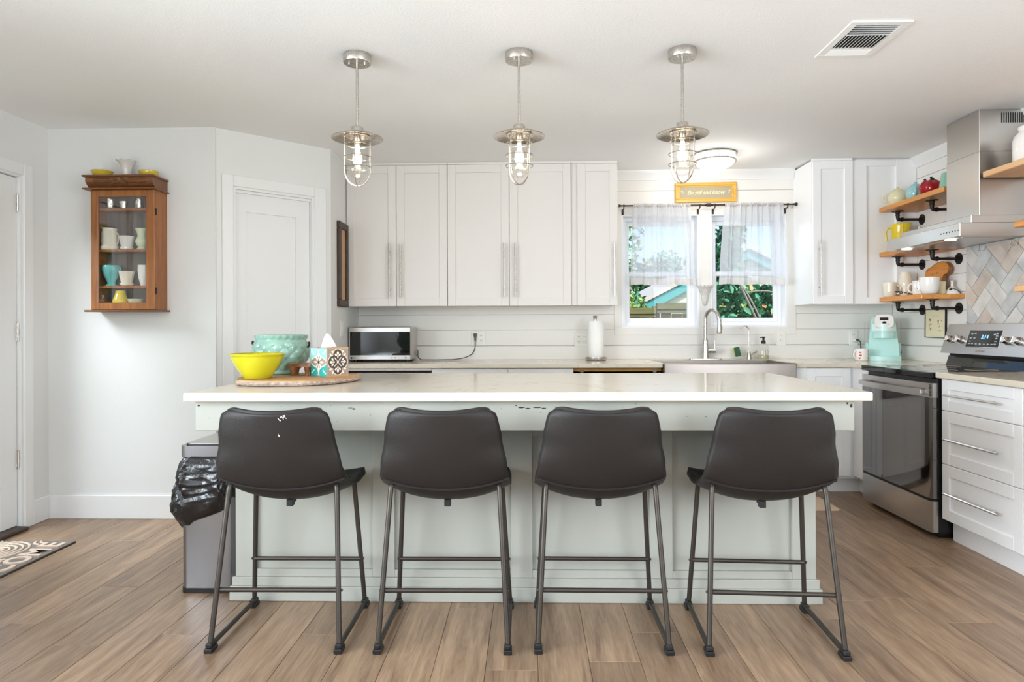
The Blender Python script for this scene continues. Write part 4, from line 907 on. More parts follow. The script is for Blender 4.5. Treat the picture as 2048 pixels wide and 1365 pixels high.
# filtered-water tap
wf = thing('water_tap', 'slim brushed nickel filtered-water tap right of the main faucet', 'faucet', (1.695, 5.12, CZ)); wx, wy = 1.695, 5.125
obj('body', MB().lathe([(0, 0), (.019, 0), (.018, .006), (.0145, .04), (.009, .062), (0, .062)], (wx, wy, ZK), 20), M['nickel'], wf)
pts = [(wx, wy, ZK+.05), (wx, wy, 1.125)] + [(wx - (.034-.034*math.cos(t)), wy, 1.125+.042*math.sin(t)) for t in [PI*.86*k/12 for k in range(1, 13)]]
obj('neck', MB().tube(pts, .0055, 12), M['nickel'], wf)
obj('lever', MB().tube([(wx+.008, wy-.004, ZK+.03), (wx+.03, wy-.012, ZK+.048), (wx+.056, wy-.02, ZK+.062)], [.007, .006, .0085], 10), M['nickel'], wf)
# soap
sp = thing('soap_bottle', 'clear soap bottle with a black pump beside the water tap', 'soap bottle', (1.8, 5.11, CZ)); sx, sy = 1.80, 5.11
obj('bottle', MB().lathe(rim([(.036, 0), (.04, .004), (.04, .09), (.036, .104), (.018, .118), (.014, .126)], .002), (sx, sy, ZK), 28), M['clear'], sp)
obj('liquid', MB().lathe([(0, .004), (.0375, .004), (.0375, .034), (0, .034)], (sx, sy, ZK), 24), M['soap'], sp)
lb = MB()
for s in (-1, 0, 1): lb.tube([(sx+.0405*math.sin(s*.5), sy-.0405*math.cos(s*.5), ZK+.03), (sx+.0405*math.sin(s*.5+.1), sy-.0405*math.cos(s*.5+.1), ZK+.06), (sx+.0405*math.sin(s*.5-.05), sy-.0405*math.cos(s*.5-.05), ZK+.085)], [.0008, .0022, .0008], 5)
obj('printed_sprig', lb, M['greyp'], sp)
obj('pump', MB().lathe([(0, .12), (.016, .12), (.016, .144), (.008, .146), (.008, .162), (.013, .166), (.013, .175), (0, .175)], (sx, sy, ZK), 18).tube([(sx, sy, ZK+.170), (sx-.03, sy-.012, ZK+.168)], .004, 8), M['black'], sp)
# sponge in its holder
so = thing('sponge', 'green and yellow sponge tucked behind the sink', 'sponge', (1.605, 5.18, .94)); m_ = Matrix.Translation((1.614, 5.156, .966)) @ Matrix.Rotation(-.22, 4, 'Y')
obj('scrub_pad', MB().box(-.022, .022, -.011, -.003, -.036, .036, .004, M=m_), M['sponge'], so)
obj('foam', MB().box(-.024, .021, -.003, .016, -.036, .036, .004, M=m_), M['spongey'], so)
ho = obj('sponge_holder', MB().box(1.575, 1.685, 5.135, 5.138, CZ+.001, .996, .001).box(1.575, 1.685, 5.138, 5.199, CZ+.0004, CZ+.004, .001).box(1.575, 1.578, 5.138, 5.199, CZ+.004, .985, .001).box(1.682, 1.685, 5.138, 5.199, CZ+.004, .985, .001), M['clear'], label='clear acrylic caddy holding the sponge behind the sink', cat='sponge holder')
so.location.z += 0
# coffee maker
cm = thing('coffee_maker', 'mint green pod coffee maker with a small dark display', 'coffee maker', (2.612, 4.93, CZ)); kx, ky = 2.612, 4.90
TAP = lambda z: lerp(.098, .072, z/.3)
bk_ = MB(); zs = [0, .02, .16, .30, .318]; ws = [.108, .106, .092, .078, .066]
vs = []
for z, w_ in zip(zs, ws): vs += [(kx-w_, ky+.03, ZK+z), (kx+w_, ky+.03, ZK+z), (kx+w_*.9, ky+.17, ZK+z), (kx-w_*.9, ky+.17, ZK+z)]
bk_.add(vs, [(0, 3, 2, 1), (16, 17, 18, 19)] + [(r*4+k, r*4+(k+1) % 4, r*4+4+(k+1) % 4, r*4+4+k) for r in range(4) for k in range(4)])
obj('body', bk_, M['mint'], cm, sub=0)
obj('drip_tray', MB().prism([(kx-.105, ky+.035)] + [(kx-.105+.21*i/10, ky-.075-.035*math.sin(PI*i/10)) for i in range(11)] + [(kx+.105, ky+.035)], 'z', ZK, ZK+.034), M['mint'], cm)
hd = MB().prism([(kx-.07, ky+.08)] + [(kx-.075+.15*i/12, ky-.045-.045*math.sin(PI*i/12)) for i in range(13)] + [(kx+.07, ky+.08)], 'z', ZK+.215, ZK+.27)
obj('brew_head', hd, M['mintl'], cm)
sn = MB().prism([(kx-.058, ky+.06)] + [(kx-.062+.124*i/12, ky-.03-.035*math.sin(PI*i/12)) for i in range(13)] + [(kx+.058, ky+.06)], 'z', ZK+.165, ZK+.217)
obj('pod_holder', sn, M['mint'], cm)
MF = Matrix.Translation((kx, ky-.062, ZK+.285)) @ Matrix.Rotation(-.42, 4, 'X')
face = MB().prism([(.06*math.copysign(abs(math.cos(t))**.55, math.cos(t)), .052*math.copysign(abs(math.sin(t))**.55, math.sin(t))) for t in [2*PI*k/40 for k in range(40)]], 'y', -.006, .05, M=MF)
obj('front_lid', face, M['plate'], cm)
obj('display', MB().box(-.028, .026, -.0075, -.0055, .008, .03, M=MF), M['gap'], cm)
obj('brew_button', MB().lathe([(.013, 0), (.012, .003), (0, .003)], M=MF @ Matrix.Translation((0, -.0058, -.014)) @ Matrix.Rotation(PI/2, 4, 'X'), seg=20), M['black'], cm)
for s in (-1, 1): obj('water_tank', MB().box(kx+s*.094, kx+s*.118, ky+.05, ky+.17, ZK+.13, ZK+.285, .006), M['clear'], cm)
for s in (-1, 1): obj('side_block', MB().box(kx+s*.09, kx+s*.114, ky+.05, ky+.16, ZK+.0, ZK+.13, .008), M['mint'], cm)
cm.rotation_euler.z = math.radians(-24)
cbl = MB().tube(round_path([(2.534, YB-.03, 1.052), (2.555, YB-.035, 1.056), (2.572, YB-.036, 1.04), (2.574, YB-.036, .975), (2.58, YB-.034, CZ+.005)], .03, 5), .0035, 8)
cc = thing('power_cord', 'black coffee maker cord plugged into the right outlet', 'cord', (2.56, 5.18, CZ)); obj('cable', cbl, M['black'], cc)
obj('plug', MB().box(2.522, 2.546, YB-.034, YB-.009, 1.04, 1.064, .004), M['plate'], cc)
obj('cable', MB().tube(round_path([(kx+.112, ky+.11, ZK+.118), (kx+.15, ky+.09, ZK+.085), (kx+.162, ky+.08, ZK+.05), (kx+.115, ky+.1, ZK+.015)], .05, 6), .004, 8), M['black'], cc)
# mug in front of the outlet
def mug(name, label, c, r, h, m, ha, group=None, prof=None, fn=None, hs=1.0, seg=40):
    o = pot(name, label, 'mug', c, prof or [(r*.86, 0), (r*.96, .004), (r, .012), (r, h)], m, group, seg, fn, .004)
    d = Vector((math.cos(ha), math.sin(ha), 0)); k = h*.34*hs; cc_ = Vector(c)
    p = [cc_ + d*(r*.95) + Vector((0, 0, h*.78))] + [cc_ + d*(r*.98 + k*.78*math.sin(t)) + Vector((0, 0, h*.5 + k*.95*math.cos(t))) for t in [PI*i/10 for i in range(1, 10)]] + [cc_ + d*(r*.95) + Vector((0, 0, h*.22))]
    obj('handle', MB().tube(p, .0055*hs, 8), M[m], o); return o
m1 = mug('coffee_mug', 'white mug with red printed hearts in front of the coffee maker', (2.425, 4.875, ZK), .044, .088, 'white', math.radians(195))
hr_ = MB(); r5 = random.Random(8)
def onmug(c, r, a, z, shp, d=.0008):
    n = len(shp); hr_.add([(c[0]+(r+d)*math.cos(a+p/r), c[1]+(r+d)*math.sin(a+p/r), c[2]+z+q) for p, q in shp], [tuple(range(n))])
heart = [(.009*math.sin(t)**3, .008*(.81*math.cos(t)-.31*math.cos(2*t)-.12*math.cos(3*t)-.06*math.cos(4*t))) for t in [2*PI*k/20 for k in range(20)]]
for a_, z in ((-2.2, .062), (-2.15, .04), (-.65, .07), (-.6, .05), (-.5, .03), (-.75, .018), (-2.3, .02)): onmug((2.425, 4.875, ZK), .044, a_, z, heart)
obj('printed_heart', hr_, M['redp'], m1, flip=False)
# ---------------------------------------------------------------- curtains, rods, sign, wall vase
def curtain(label, x0t, x1t, x0b, x1b, seed, folds):
    t = thing('sheer_curtain', label, 'curtain', ((x0t+x1t)/2, 5.15, 1.487), 'sheer curtains at the kitchen window'); r = random.Random(seed); ph = [r.uniform(0, 6.28) for _ in range(4)]
    def f(u, v, z0=1.487, z1=2.112):
        x = lerp(lerp(x0t, x1t, u), lerp(x0b, x1b, u), v**.8); k = min(1, .35+v)
        y = 5.15 + .020*k*math.sin(2*PI*folds*u + ph[0] + .9*math.sin(3*v+ph[1])) + .009*math.sin(2*PI*folds*2.3*u+ph[2]) + .004*(1-v)*math.sin(2*PI*26*u)
        return (x + .006*math.sin(2*PI*folds*u+ph[3]), y, lerp(z1, z0, v) + .004*math.sin(2*PI*2*u)*v)
    obj('cloth', MB().grid(lambda u, v: f(u, v*.915), 130, 26), M['sheer'], t, sharp=180, flip=False)
    obj('hem', MB().grid(lambda u, v: f(u, .9151+v*.0849), 130, 4), M['hem'], t, sharp=180, flip=False)
    def ruf(u, v): p = f(u, 0); return (p[0], 5.15 + (.011+.003*math.sin(2*PI*31*u))*math.cos(v*2*PI) , 2.106 + (.012+.006*math.sin(2*PI*27*u))*math.sin(v*2*PI))
    obj('rod_pocket', MB().grid(ruf, 130, 13), M['hem'], t, sharp=180, flip=False)
curtain('white sheer cafe curtain over the left window', .815, 1.262, .797, 1.303, 3, 4.2)
curtain('white sheer cafe curtain over the right window', 1.525, 1.968, 1.485, 1.998, 9, 4.6)
def rod(label, a, b, balls, brackets):
    t = thing('curtain_rod', label, 'curtain rod', ((a+b)/2, 5.15, 2.1), 'bronze curtain rods'); z = 2.106
    obj('bar', MB().tube([(a, 5.15, z), (b, 5.15, z)], .0055, 12), M['bronze'], t)
    for x_, kind in balls:
        s = -1 if x_ < (a+b)/2 else 1; f = MB(); mx = Matrix.Translation((x_, 5.15, z)) @ Matrix.Rotation(s*PI/2, 4, 'Y')
        f.lathe([(0, -.002), (.008, 0), (.008, .006), (.005, .009)] + ([(.014*math.sin(t_), .023-.014*math.cos(t_)) for t_ in [PI*k/10 for k in range(2, 11)]] if kind else [(.012, .012), (.012, .018), (0, .02)]), M=mx, seg=16)
        obj('finial', f, M['bronze'], t)
    for x_ in brackets:
        k = MB().tube(round_path([(x_, 5.15, z-.004), (x_, 5.15, z-.02), (x_, YB-.009, z-.03), (x_, YB-.009, z-.05)], .012, 4), .0045, 8).box(x_-.008, x_+.008, YB-.010, YB-.0045, z-.062, z-.018, .002).tube([(x_-.005, 5.15, z), (x_+.005, 5.15, z)], .0095, 12)
        obj('bracket', k, M['bronze'], t)
rod('bronze curtain rod over the left window', .72, 1.366, [(.72, 0), (1.366, 1)], [.742, 1.33])
rod('bronze curtain rod over the right window', 1.43, 2.045, [(1.43, 1), (2.045, 1)], [1.446, 2.005])
sg = thing('framed_sign', 'gilt-framed sign with pale script lettering hung over the window', 'sign', (1.39, 5.2, 2.137)); MS = Matrix.Translation((1.39, YB-.006, 2.2145)) @ Matrix.Rotation(-.012, 4, 'Y')
f = MB()
for q in ((-.238, .238, .052, .0775), (-.238, .238, -.0775, -.052), (-.238, -.212, -.052, .052), (.212, .238, -.052, .052)): f.box(q[0], q[1], -.022, .0055, q[2], q[3], .004, M=MS)
for q in ((-.213, .213, .044, .053), (-.213, .213, -.053, -.044), (-.213, -.2, -.044, .044), (.2, .213, -.044, .044)): f.box(q[0], q[1], -.013, .003, q[2], q[3], .002, M=MS)
obj('frame', f, M['gold'], sg)
obj('board', MB().box(-.202, .202, -.006, .002, -.046, .046, M=MS), M['signp'], sg)
tx = text_mb('Be still and know', .046, .0004, MS @ Matrix.Translation((0, -.0068, 0)) @ Matrix.Rotation(PI/2, 4, 'X'), shear=.35, space=.92)
obj('lettering', tx, M['signl'], sg, label='pale script reading Be still and know')
for s in (-1, 1):
    sp_ = MB()
    for k in range(5): sp_.tube([MS @ Vector((s*(.172+.004*k), -.0068, .002+.003*k)), MS @ Vector((s*(.178+.004*k), -.0068, .002+.003*k+(.008 if k % 2 else -.006)))], [.0008, .002], 5)
    obj('leaf_sprig', sp_, M['signl'], sg)
def wv(u, v):
    a = PI*u; r = [(0, .004), (.06, .016), (.2, .022), (.5, .027), (.78, .042), (1, .066)]; R_ = interp([(p, q) for p, q in r], v); R_ *= 1 + .05*math.cos(14*a); return (1.382 - R_*math.cos(a), YB-.005 - R_*.75*math.sin(a), 1.328 + .155*v + .006*math.cos(14*a)*v)
obj('wall_vase', MB().grid(wv, 60, 22), M['milk'], sharp=80, solid=(.003, 0), label='fluted milk glass wall vase on the post between the windows', cat='wall vase')
# picture and switch on the short wall
pf = thing('picture_frame', 'narrow dark wooden picture frame on the short wall by the cabinets', 'picture', (XK, 4.76, 1.31)); y0, y1, z0, z1 = 4.634, 4.862, 1.315, 1.925
f = MB()
for q in ((y0, y1, z1-.05, z1), (y0, y1, z0, z0+.05), (y0, y0+.05, z0+.049, z1-.049), (y1-.05, y1, z0+.049, z1-.049)): f.box(XK+.0005, XK+.024, *q, .005)
obj('frame', f, M['dframe'], pf); obj('mount', MB().box(XK+.0005, XK+.010, y0+.045, y1-.045, z0+.045, z1-.045), M['tanp'], pf)
sw = thing('light_switch', 'white light switch plate on the short wall beside the pantry', 'light switch', (XK, 4.75, 1.1)); obj('face_plate', MB().box(XK+.0003, XK+.006, 4.715, 4.785, 1.097, 1.213, .002), M['plate'], sw); obj('rocker', MB().box(XK+.005, XK+.010, 4.734, 4.766, 1.122, 1.188, .002), M['plate'], sw)
# ---------------------------------------------------------------- stove
SX, SY0, SY1 = 2.18, 3.634, 4.376
sv = thing('electric_stove', 'stainless electric range with a black glass door and back control panel', 'stove', (2.5, 4.0, 0))
obj('body', MB().box(SX+.04, 2.80, SY0+.002, SY1-.002, .03, .872), M['black'], sv)
obj('plinth', MB().box(SX+.06, 2.78, SY0+.03, SY1-.03, 0, .032), M['black'], sv)
ck = MB().box(SX-.004, 2.735, SY0-.004, SY1+.002, .872, .906, .005); tp = obj('cooktop', ck, M['bglass'], sv)
rg = MB()
for x_, y_, r in ((2.33, 3.83, .10), (2.33, 4.19, .08), (2.58, 3.83, .08), (2.58, 4.19, .10)):
    rg.tube(arc((x_, y_, .9063), r, 0, 2*PI, 40, 'xy')[:-1], .0012, 4, closed=True)
obj('burner_ring', rg, M['greyp'], tp)
dz0, dz1 = .218, .766
dp = [(SX+.04, SY0+.004), (SX+.012, SY0+.004), (SX, SY0+.03), (SX, SY1-.004), (SX+.04, SY1-.004)]
od = obj('oven_door', MB().prism(dp, 'z', dz0, dz1), M['oven'], sv)
bd2 = obj('door_band', MB().prism(dp, 'z', dz1+.001, .846), M['steel'], sv)
sl = MB()
for k in range(10): sl.box(SX+.0005, SX+.012, SY0+.010, SY0+.022, .775+k*.0066, .7785+k*.0066, M=None)
obj('vent_slot', sl, M['gap'], bd2)
hp = [(SX-.012, SY0+.05, .797)] + [(SX-.026-.022*math.sin(PI*t/14), lerp(SY0+.05, SY1-.02, t/14), .797) for t in range(15)] + [(SX-.012, SY1-.02, .797)]
hb = MB(); vs = []; n = len(hp)
for x_, y_, z in hp: vs += [(x_-.006, y_, z-.012), (x_+.008, y_, z-.014), (x_+.008, y_, z+.014), (x_-.006, y_, z+.012)]
hb.add(vs, [(r*4+k, r*4+(k+1) % 4, r*4+4+(k+1) % 4, r*4+4+k) for r in range(n-1) for k in range(4)] + [(0, 1, 2, 3), ((n-1)*4+3, (n-1)*4+2, (n-1)*4+1, (n-1)*4)])
for y_ in (SY0+.055, SY1-.03): hb.box(SX-.03, SX+.004, y_-.012, y_+.012, .785, .809, .003)
obj('handle', hb, M['steel'], bd2)
obj('drawer', MB().prism(dp, 'z', .034, .203), M['steel'], sv)
obj('drawer_gap', MB().prism([(p+.004 if p < SX+.03 else p, q) for p, q in dp], 'z', .2035, .2175), M['black'], sv)
# back control panel, leaning
bx0, bx1, bz0, bz1 = 2.685, 2.742, .985, 1.168
cp_ = obj('control_panel', MB().prism([(bx0, bz0), (bx1, bz1), (bx1+.02, bz1+.004), (2.80, bz1), (2.80, bz0)], 'y', SY0, SY1), M['steel'], sv)
obj('riser', MB().prism([(2.715, .905), (2.735, .968), (2.80, .968), (2.80, .905)], 'y', SY0+.008, SY1-.008), M['bglass'], sv)
obj('riser_gap', MB().box(2.74, 2.79, SY0+.012, SY1-.012, .967, .986), M['gap'], sv)
tilt = math.atan2(bx1-bx0, bz1-bz0)
# local frame of the sloping face: x toward the viewer's right (-world y), y into the panel, z up the slope
MC = Matrix.Translation((lerp(bx0, bx1, .5), (SY0+SY1)/2, lerp(bz0, bz1, .5))) @ Matrix.Rotation(-PI/2, 4, 'Z') @ Matrix.Rotation(-tilt, 4, 'X')
for k_, x_ in enumerate((-.303, -.203, .2, .287)):
    kb = MB().lathe([(.024, -.001), (.0245, .004), (.021, .006), (.019, .03), (.017, .033), (0, .033)], M=MC @ Matrix.Translation((x_, 0, -.006)) @ Matrix.Rotation(PI/2, 4, 'X'), seg=28)
    kb.box(x_-.005, x_+.005, -.042, -.02, -.025, .013, .002, M=MC); obj('knob', kb, M['chrome'], cp_)
obj('display_bezel', MB().box(-.145, .145, -.003, .001, -.052, .06, .001, M=MC), M['chrome'], cp_)
dpn = obj('display', MB().box(-.14, .14, -.0045, .001, -.047, .055, .001, M=MC), M['bglass'], cp_)
def panel_text(t_, s_, x_, z_, m_, nm):
    return obj(nm, text_mb(t_, s_, .0003, MC @ Matrix.Translation((x_, -.0050, z_)) @ Matrix.Rotation(PI/2, 4, 'X'), bold=.0004), m_, cp_)
panel_text('3:14', .036, .01, .014, M['led'], 'clock_digits')
ic = MB(); r6 = random.Random(4)
for x_, z_ in [(-.11, .034), (-.08, .034), (-.112, .006), (-.08, .006), (-.112, -.014), (-.112, -.03), (-.085, -.03), (-.05, -.03), (-.015, -.03), (.02, -.03), (.055, -.03), (.085, -.03), (.088, .03), (.11, .036), (.11, .022), (.11, .006), (.11, -.01), (.11, -.028)]:
    for q in range(3): ic.box(x_-.009+q*.0065, x_-.0045+q*.0065, -.0052, -.004, z_-.0025+r6.uniform(-.002, .001), z_+.0025+r6.uniform(-.001, .003), M=MC)
obj('touch_legend', ic, M['ledw'], cp_)
tm = text_mb('SAMSUNG', .017, .0002, MC @ Matrix.Translation((0, -.0006, -.074)) @ Matrix.Rotation(PI/2, 4, 'X'), space=1.15); obj('maker_name', tm, M['greyp'], cp_)

# ---------------------------------------------------------------- range hood
hd_ = thing('range_hood', 'stainless chimney range hood reaching the ceiling above the stove', 'range hood', (2.65, 4.1, 1.668))
HX, HY0, HY1 = 2.44, 3.794, 4.556
obj('canopy', MB().box(HX, 2.835, HY0, HY1, 1.668, 1.743, .002), M['steelh'], hd_)
obj('canopy_step', MB().box(2.505, 2.835, HY0+.002, HY1-.06, 1.743, 1.786, .002), M['steelh'], hd_)
obj('chimney', MB().box(2.56, 2.836, 3.81, 4.105, 1.786, 2.15, .002), M['steelh'], hd_)
chm = obj('chimney_sleeve', MB().box(2.562, 2.836, 3.812, 4.103, 2.15, 2.3885, .002), M['steelh'], hd_)
s_ = MB()
for k in range(12): x_ = 2.685 + k*.0125; s_.box(x_, x_+.0055, 3.8105, 3.8125, 2.312, 2.37)
obj('vent_slot', s_, M['gap'], chm)
b_ = MB()
for k in range(7): b_.lathe([(.0045, -.0005), (.004, .0012), (0, .0013)], M=Matrix.Translation((HX, 3.965-k*.026, 1.702)) @ Matrix.Rotation(-PI/2, 4, 'Y'), seg=10)
obj('button', b_, M['black'], hd_)
obj('filter_panel', MB().box(HX+.05, 2.78, HY0+.06, HY1-.06, 1.664, 1.669, .001), M['steel'], hd_)
for y_ in (3.95, 4.40): obj('hood_lamp', MB().lathe([(0, -.006), (.028, -.006), (.033, -.003), (.033, .001)], (HX+.028+.02, y_, 1.668), 24), M['flush'], hd_)

# ---------------------------------------------------------------- stone herringbone splashback
ts = thing('stone_backsplash', 'herringbone of rough pale stone tiles behind the stove', 'backsplash', (XR, 3.8, .93)); TX = XR - .0145
obj('grout_bed', MB().box(TX+.006, XR-.0005, 3.05, 4.334, .912, 1.66), M['grout'], ts)
W_ = .0905; r7 = random.Random(12); c45 = math.sqrt(.5); cnt = 0
for i in range(-14, 18):
    for j in range(-14, 18):
        k = (i-j) % 4
        if k == 0: w_, h_ = 2, 1
        elif k == 3: w_, h_ = 1, 2
        else: continue
        cx, cy_ = (i+w_/2)*W_, (j+h_/2)*W_
        Y_, Z_ = 3.965 - (cx-cy_)*c45, 1.335 + (cx+cy_)*c45
        if not (3.0 < Y_ < 4.42 and .85 < Z_ < 1.76): continue
        gp = .0016; hw_, hh_ = w_*W_/2-gp, h_*W_/2-gp
        bm = bmesh.new(); mb = MB(); pr_ = r7.uniform(-.002, .0028)
        mb.box(-hw_, hw_, -hh_, hh_, 0, .010+pr_, .0022)
        R45 = Matrix(((0, 0, -1, XR-.005), (-c45, c45, 0, Y_), (c45, c45, 0, Z_), (0, 0, 0, 1)))
        vv_ = [bm.verts.new(R45 @ Vector(p)) for p in mb.v]
        for f in mb.f: bm.faces.new([vv_[q] for q in f])
        for co, no in (((0, 4.333, 0), (0, 1, 0)), ((0, 3.051, 0), (0, -1, 0)), ((0, 0, .913), (0, 0, -1)), ((0, 0, 1.66), (0, 0, 1))):
            geom = bm.verts[:] + bm.edges[:] + bm.faces[:]
            rr = bmesh.ops.bisect_plane(bm, geom=geom, plane_co=co, plane_no=no, clear_outer=True)
            ee = [e for e in rr['geom_cut'] if isinstance(e, bmesh.types.BMEdge)]
            if ee: bmesh.ops.edgeloop_fill(bm, edges=ee)
        if len(bm.verts) > 3:
            bm.verts.index_update(); m2 = MB().add([v.co.copy() for v in bm.verts], [tuple(v.index for v in f.verts) for f in bm.faces])
            u = r7.random(); obj('tile', m2, M['stonew'] if u < .42 else (M['stoneb'] if u > .80 else M['stone']), ts); cnt += 1
        bm.free()
def hook(label, y_, z_):
    h = MB().tube(round_path([(TX-.002, y_-.028, z_+.03), (TX-.002, y_-.028, z_), (TX-.014, y_-.028, z_-.012), (TX-.014, y_+.028, z_-.012), (TX-.002, y_+.028, z_), (TX-.002, y_+.028, z_+.03)], .008, 4), .0018, 8)
    obj('wire_hook', h, M['chrome'], label=label, cat='hook', group='wire hooks under the hood')
hook('small square wire hook on the tiles under the hood, nearer the shelves', 4.175, 1.64); hook('small square wire hook on the tiles, nearest the photo edge', 3.90, 1.638)

# ---------------------------------------------------------------- plank shelves on iron pipe brackets
shg = 'wooden shelves on the right wall'
def shelf(label, y0, y1, zt, m, brackets):
    t = thing('wall_shelf', label, 'shelf', (2.7, (y0+y1)/2, zt-.033), shg)
    obj('plank', MB().box(2.56, XR-.0005, y0, y1, zt-.033, zt, .004), m, t)
    for y_ in brackets:
        z = zt - .033; zp = z - .06; b = MB()
        b.lathe([(0, 0), (.038, 0), (.038, -.004), (.016, -.006), (.016, -.018), (.0125, -.02), (.0125, -.03)], (2.665, y_, z), 20)
        b.tube(round_path([(2.665, y_, z-.016), (2.665, y_, zp), (2.70, y_, zp)], .022, 6), .0125, 12)
        b.tube([(2.665, y_, z-.026), (2.665, y_, z-.034)], .0155, 12).tube([(2.690, y_, zp), (2.702, y_, zp)], .0155, 12)
        b.tube([(2.69, y_, zp), (XR-.006, y_, zp)], .0092, 12)
        b.lathe([(.014, .02), (.014, .006), (.038, .004), (.038, 0), (0, 0)], M=Matrix.Translation((XR-.0004, y_, zp)) @ Matrix.Rotation(-PI/2, 4, 'Y'), seg=20)
        obj('pipe_bracket', b, M['iron'], t)
    return t
shelf('top honey wood shelf on pipe brackets left of the hood, holding teapots', 4.138, 4.884, 2.022, M['pine'], (4.83, 4.424))
shelf('middle honey wood shelf on pipe brackets, half hidden by the hood', 4.366, 4.884, 1.696, M['pine'], (4.83, 4.424))
bs = shelf('bottom honey wood shelf on pipe brackets holding white mugs', 4.366, 4.884, 1.369, M['pine'], (4.83, 4.424))
shelf('top pale wood shelf right of the hood under the white crock', 2.9, 3.784, 2.027, M['pinel'], (3.2,))
shelf('middle wood shelf right of the hood, barely inside the photo', 2.9, 3.547, 1.708, M['pine'], (3.1,))
shelf('bottom pale wood shelf right of the hood in front of the tiles', 2.9, 3.547, 1.369, M['pinel'], (3.1,))
pot('crock', 'big white stoneware crock on the shelf right of the hood', 'crock', (2.70, 3.60, 2.0273), [(.082, 0), (.088, .006), (.09, .12), (.082, .15), (.062, .172), (.060, .185), (.066, .192), (.064, .2)], 'white', None, 48)
def teapot(label, c, r, h, m, spout_a, lid='knob'):
    t = thing('teapot', label, 'teapot', c, 'teapots on the top shelf'); mm = M[m]
    obj('body', MB().lathe([(0, 0), (r*.62, 0), (r*.68, .004), (r*.95, h*.28), (r, h*.42), (r*.9, h*.62), (r*.62, h*.78), (r*.56, h*.8), (0, h*.8)], c, 40), mm, t)
    obj('lid', MB().lathe([(r*.6, h*.785), (r*.58, h*.8), (r*.34, h*.88), (r*.12, h*.91), (r*.1, h*.93), (r*.17, h*.97), (r*.12, h), (0, h*1.005)], c, 32), mm, t)
    d = Vector((math.cos(spout_a), math.sin(spout_a), 0)); C_ = Vector(c); Zv = Vector((0, 0, 1))
    obj('spout', MB().tube([C_+d*r*.8+Zv*h*.3, C_+d*r*1.15+Zv*h*.4, C_+d*r*1.35+Zv*h*.6, C_+d*r*1.5+Zv*h*.8], [r*.24, r*.19, r*.14, r*.11], 14), mm, t)
    obj('handle', MB().tube([C_-d*r*.85+Zv*h*.68] + [C_-d*(r*.95+r*.5*math.sin(a))+Zv*(h*.48+h*.22*math.cos(a)) for a in [PI*i/10 for i in range(1, 10)]] + [C_-d*r*.9+Zv*h*.28], r*.1, 12), mm, t); return t
ZT = 2.0223
teapot('cream teapot at the far left of the top shelf', (2.645, 4.795, ZT), .066, .135, 'butter', math.radians(-42))
teapot('pale blue teapot between the cream and the red ones', (2.68, 4.635, ZT), .062, .135, 'sky', math.radians(60))
rp = thing('lidded_jar', 'glossy red lobed jar with little green stems on the top shelf', 'jar', (2.665, 4.44, ZT))
obj('body', MB().lathe([(0, 0), (.04, 0), (.058, .012), (.069, .04), (.068, .065), (.052, .09), (.03, .102), (0, .104)], (2.665, 4.44, ZT), 64, lambda a, r, z: (r*(1+.06*math.cos(6*a)*min(1, r/.05)), z + .004*math.cos(6*a)*(z > .09)), ), M['red'], rp)
for k, (dx_, dy_) in enumerate(((-.025, .02), (.01, -.012), (-.02, -.04))): obj('stem', MB().lathe([(0, .085), (.006, .09), (.005, .106), (.009, .116), (0, .119)], (2.665+dx_, 4.44+dy_, ZT), 12), M['black'], rp)
pot('tumbler', 'green dimpled cone-shaped jar at the near end of the top shelf', 'jar', (2.67, 4.27, ZT), [(.044, 0), (.048, .004), (.042, .05), (.034, .1), (.031, .112)], 'green', None, 60, lambda a, r, z: (r*(1+.03*math.cos(12*a)*math.cos(z*130)), z))
ZM = 1.6963
pc = pot('pitcher', 'yellow ribbed pitcher on the middle shelf', 'pitcher', (2.665, 4.80, ZM), [(.044, 0), (.05, .005), (.055, .05), (.052, .12), (.055, .178), (.059, .195)], 'yellow', None, 72, lambda a, r, z: (r*(1+.02*math.cos(18*a)) + (.018*max(0, math.cos(a-math.radians(-45)))**8*(z/.195)**3), z))
hp2 = Vector((2.665, 4.80, ZM)); d = Vector((math.cos(math.radians(172)), math.sin(math.radians(172)), 0))
obj('handle', MB().tube([hp2+d*.05+Vector((0, 0, .165)), hp2+d*.078+Vector((0, 0, .168)), hp2+d*.094+Vector((0, 0, .14)), hp2+d*.09+Vector((0, 0, .08)), hp2+d*.072+Vector((0, 0, .04)), hp2+d*.05+Vector((0, 0, .03))], .0062, 12), M['yellow'], pc)
pot('jam_pot', 'small white pot on the middle shelf behind the hood', 'pot', (2.78, 4.755, ZM), [(.03, 0), (.036, .004), (.036, .115), (.03, .135), (.032, .148)], 'white', 'small pots on the middle shelf')
teapot('small pale green teapot on the middle shelf behind the hood', (2.715, 4.655, ZM), .046, .155, 'palegreen', math.radians(-25))['group'] = 'small pots on the middle shelf'
ZL = 1.3693
mug('ribbed_mug', 'cream ribbed mug at the left end of the bottom shelf', (2.612, 4.838, ZL), .046, .105, 'cream', math.radians(-40), 'mugs on the bottom shelf', [(.036, 0), (.041, .004), (.044, .04), (.046, .08), (.045, .105)], lambda a, r, z: (r*(1+.018*math.cos(22*a)), z), .9, 66)
fv = pot('fish_vase', 'tall white scaly fish-shaped vase on the bottom shelf', 'vase', (2.71, 4.815, ZL), [(.03, 0), (.036, .006), (.034, .03), (.044, .08), (.045, .115), (.036, .155), (.03, .172), (.032, .178)], 'cream', None, 48, lambda a, r, z: (r*(1+(.03*abs(math.sin(8*a+(int(z*60) % 2)*1.57)) if z < .11 else 0)), z))
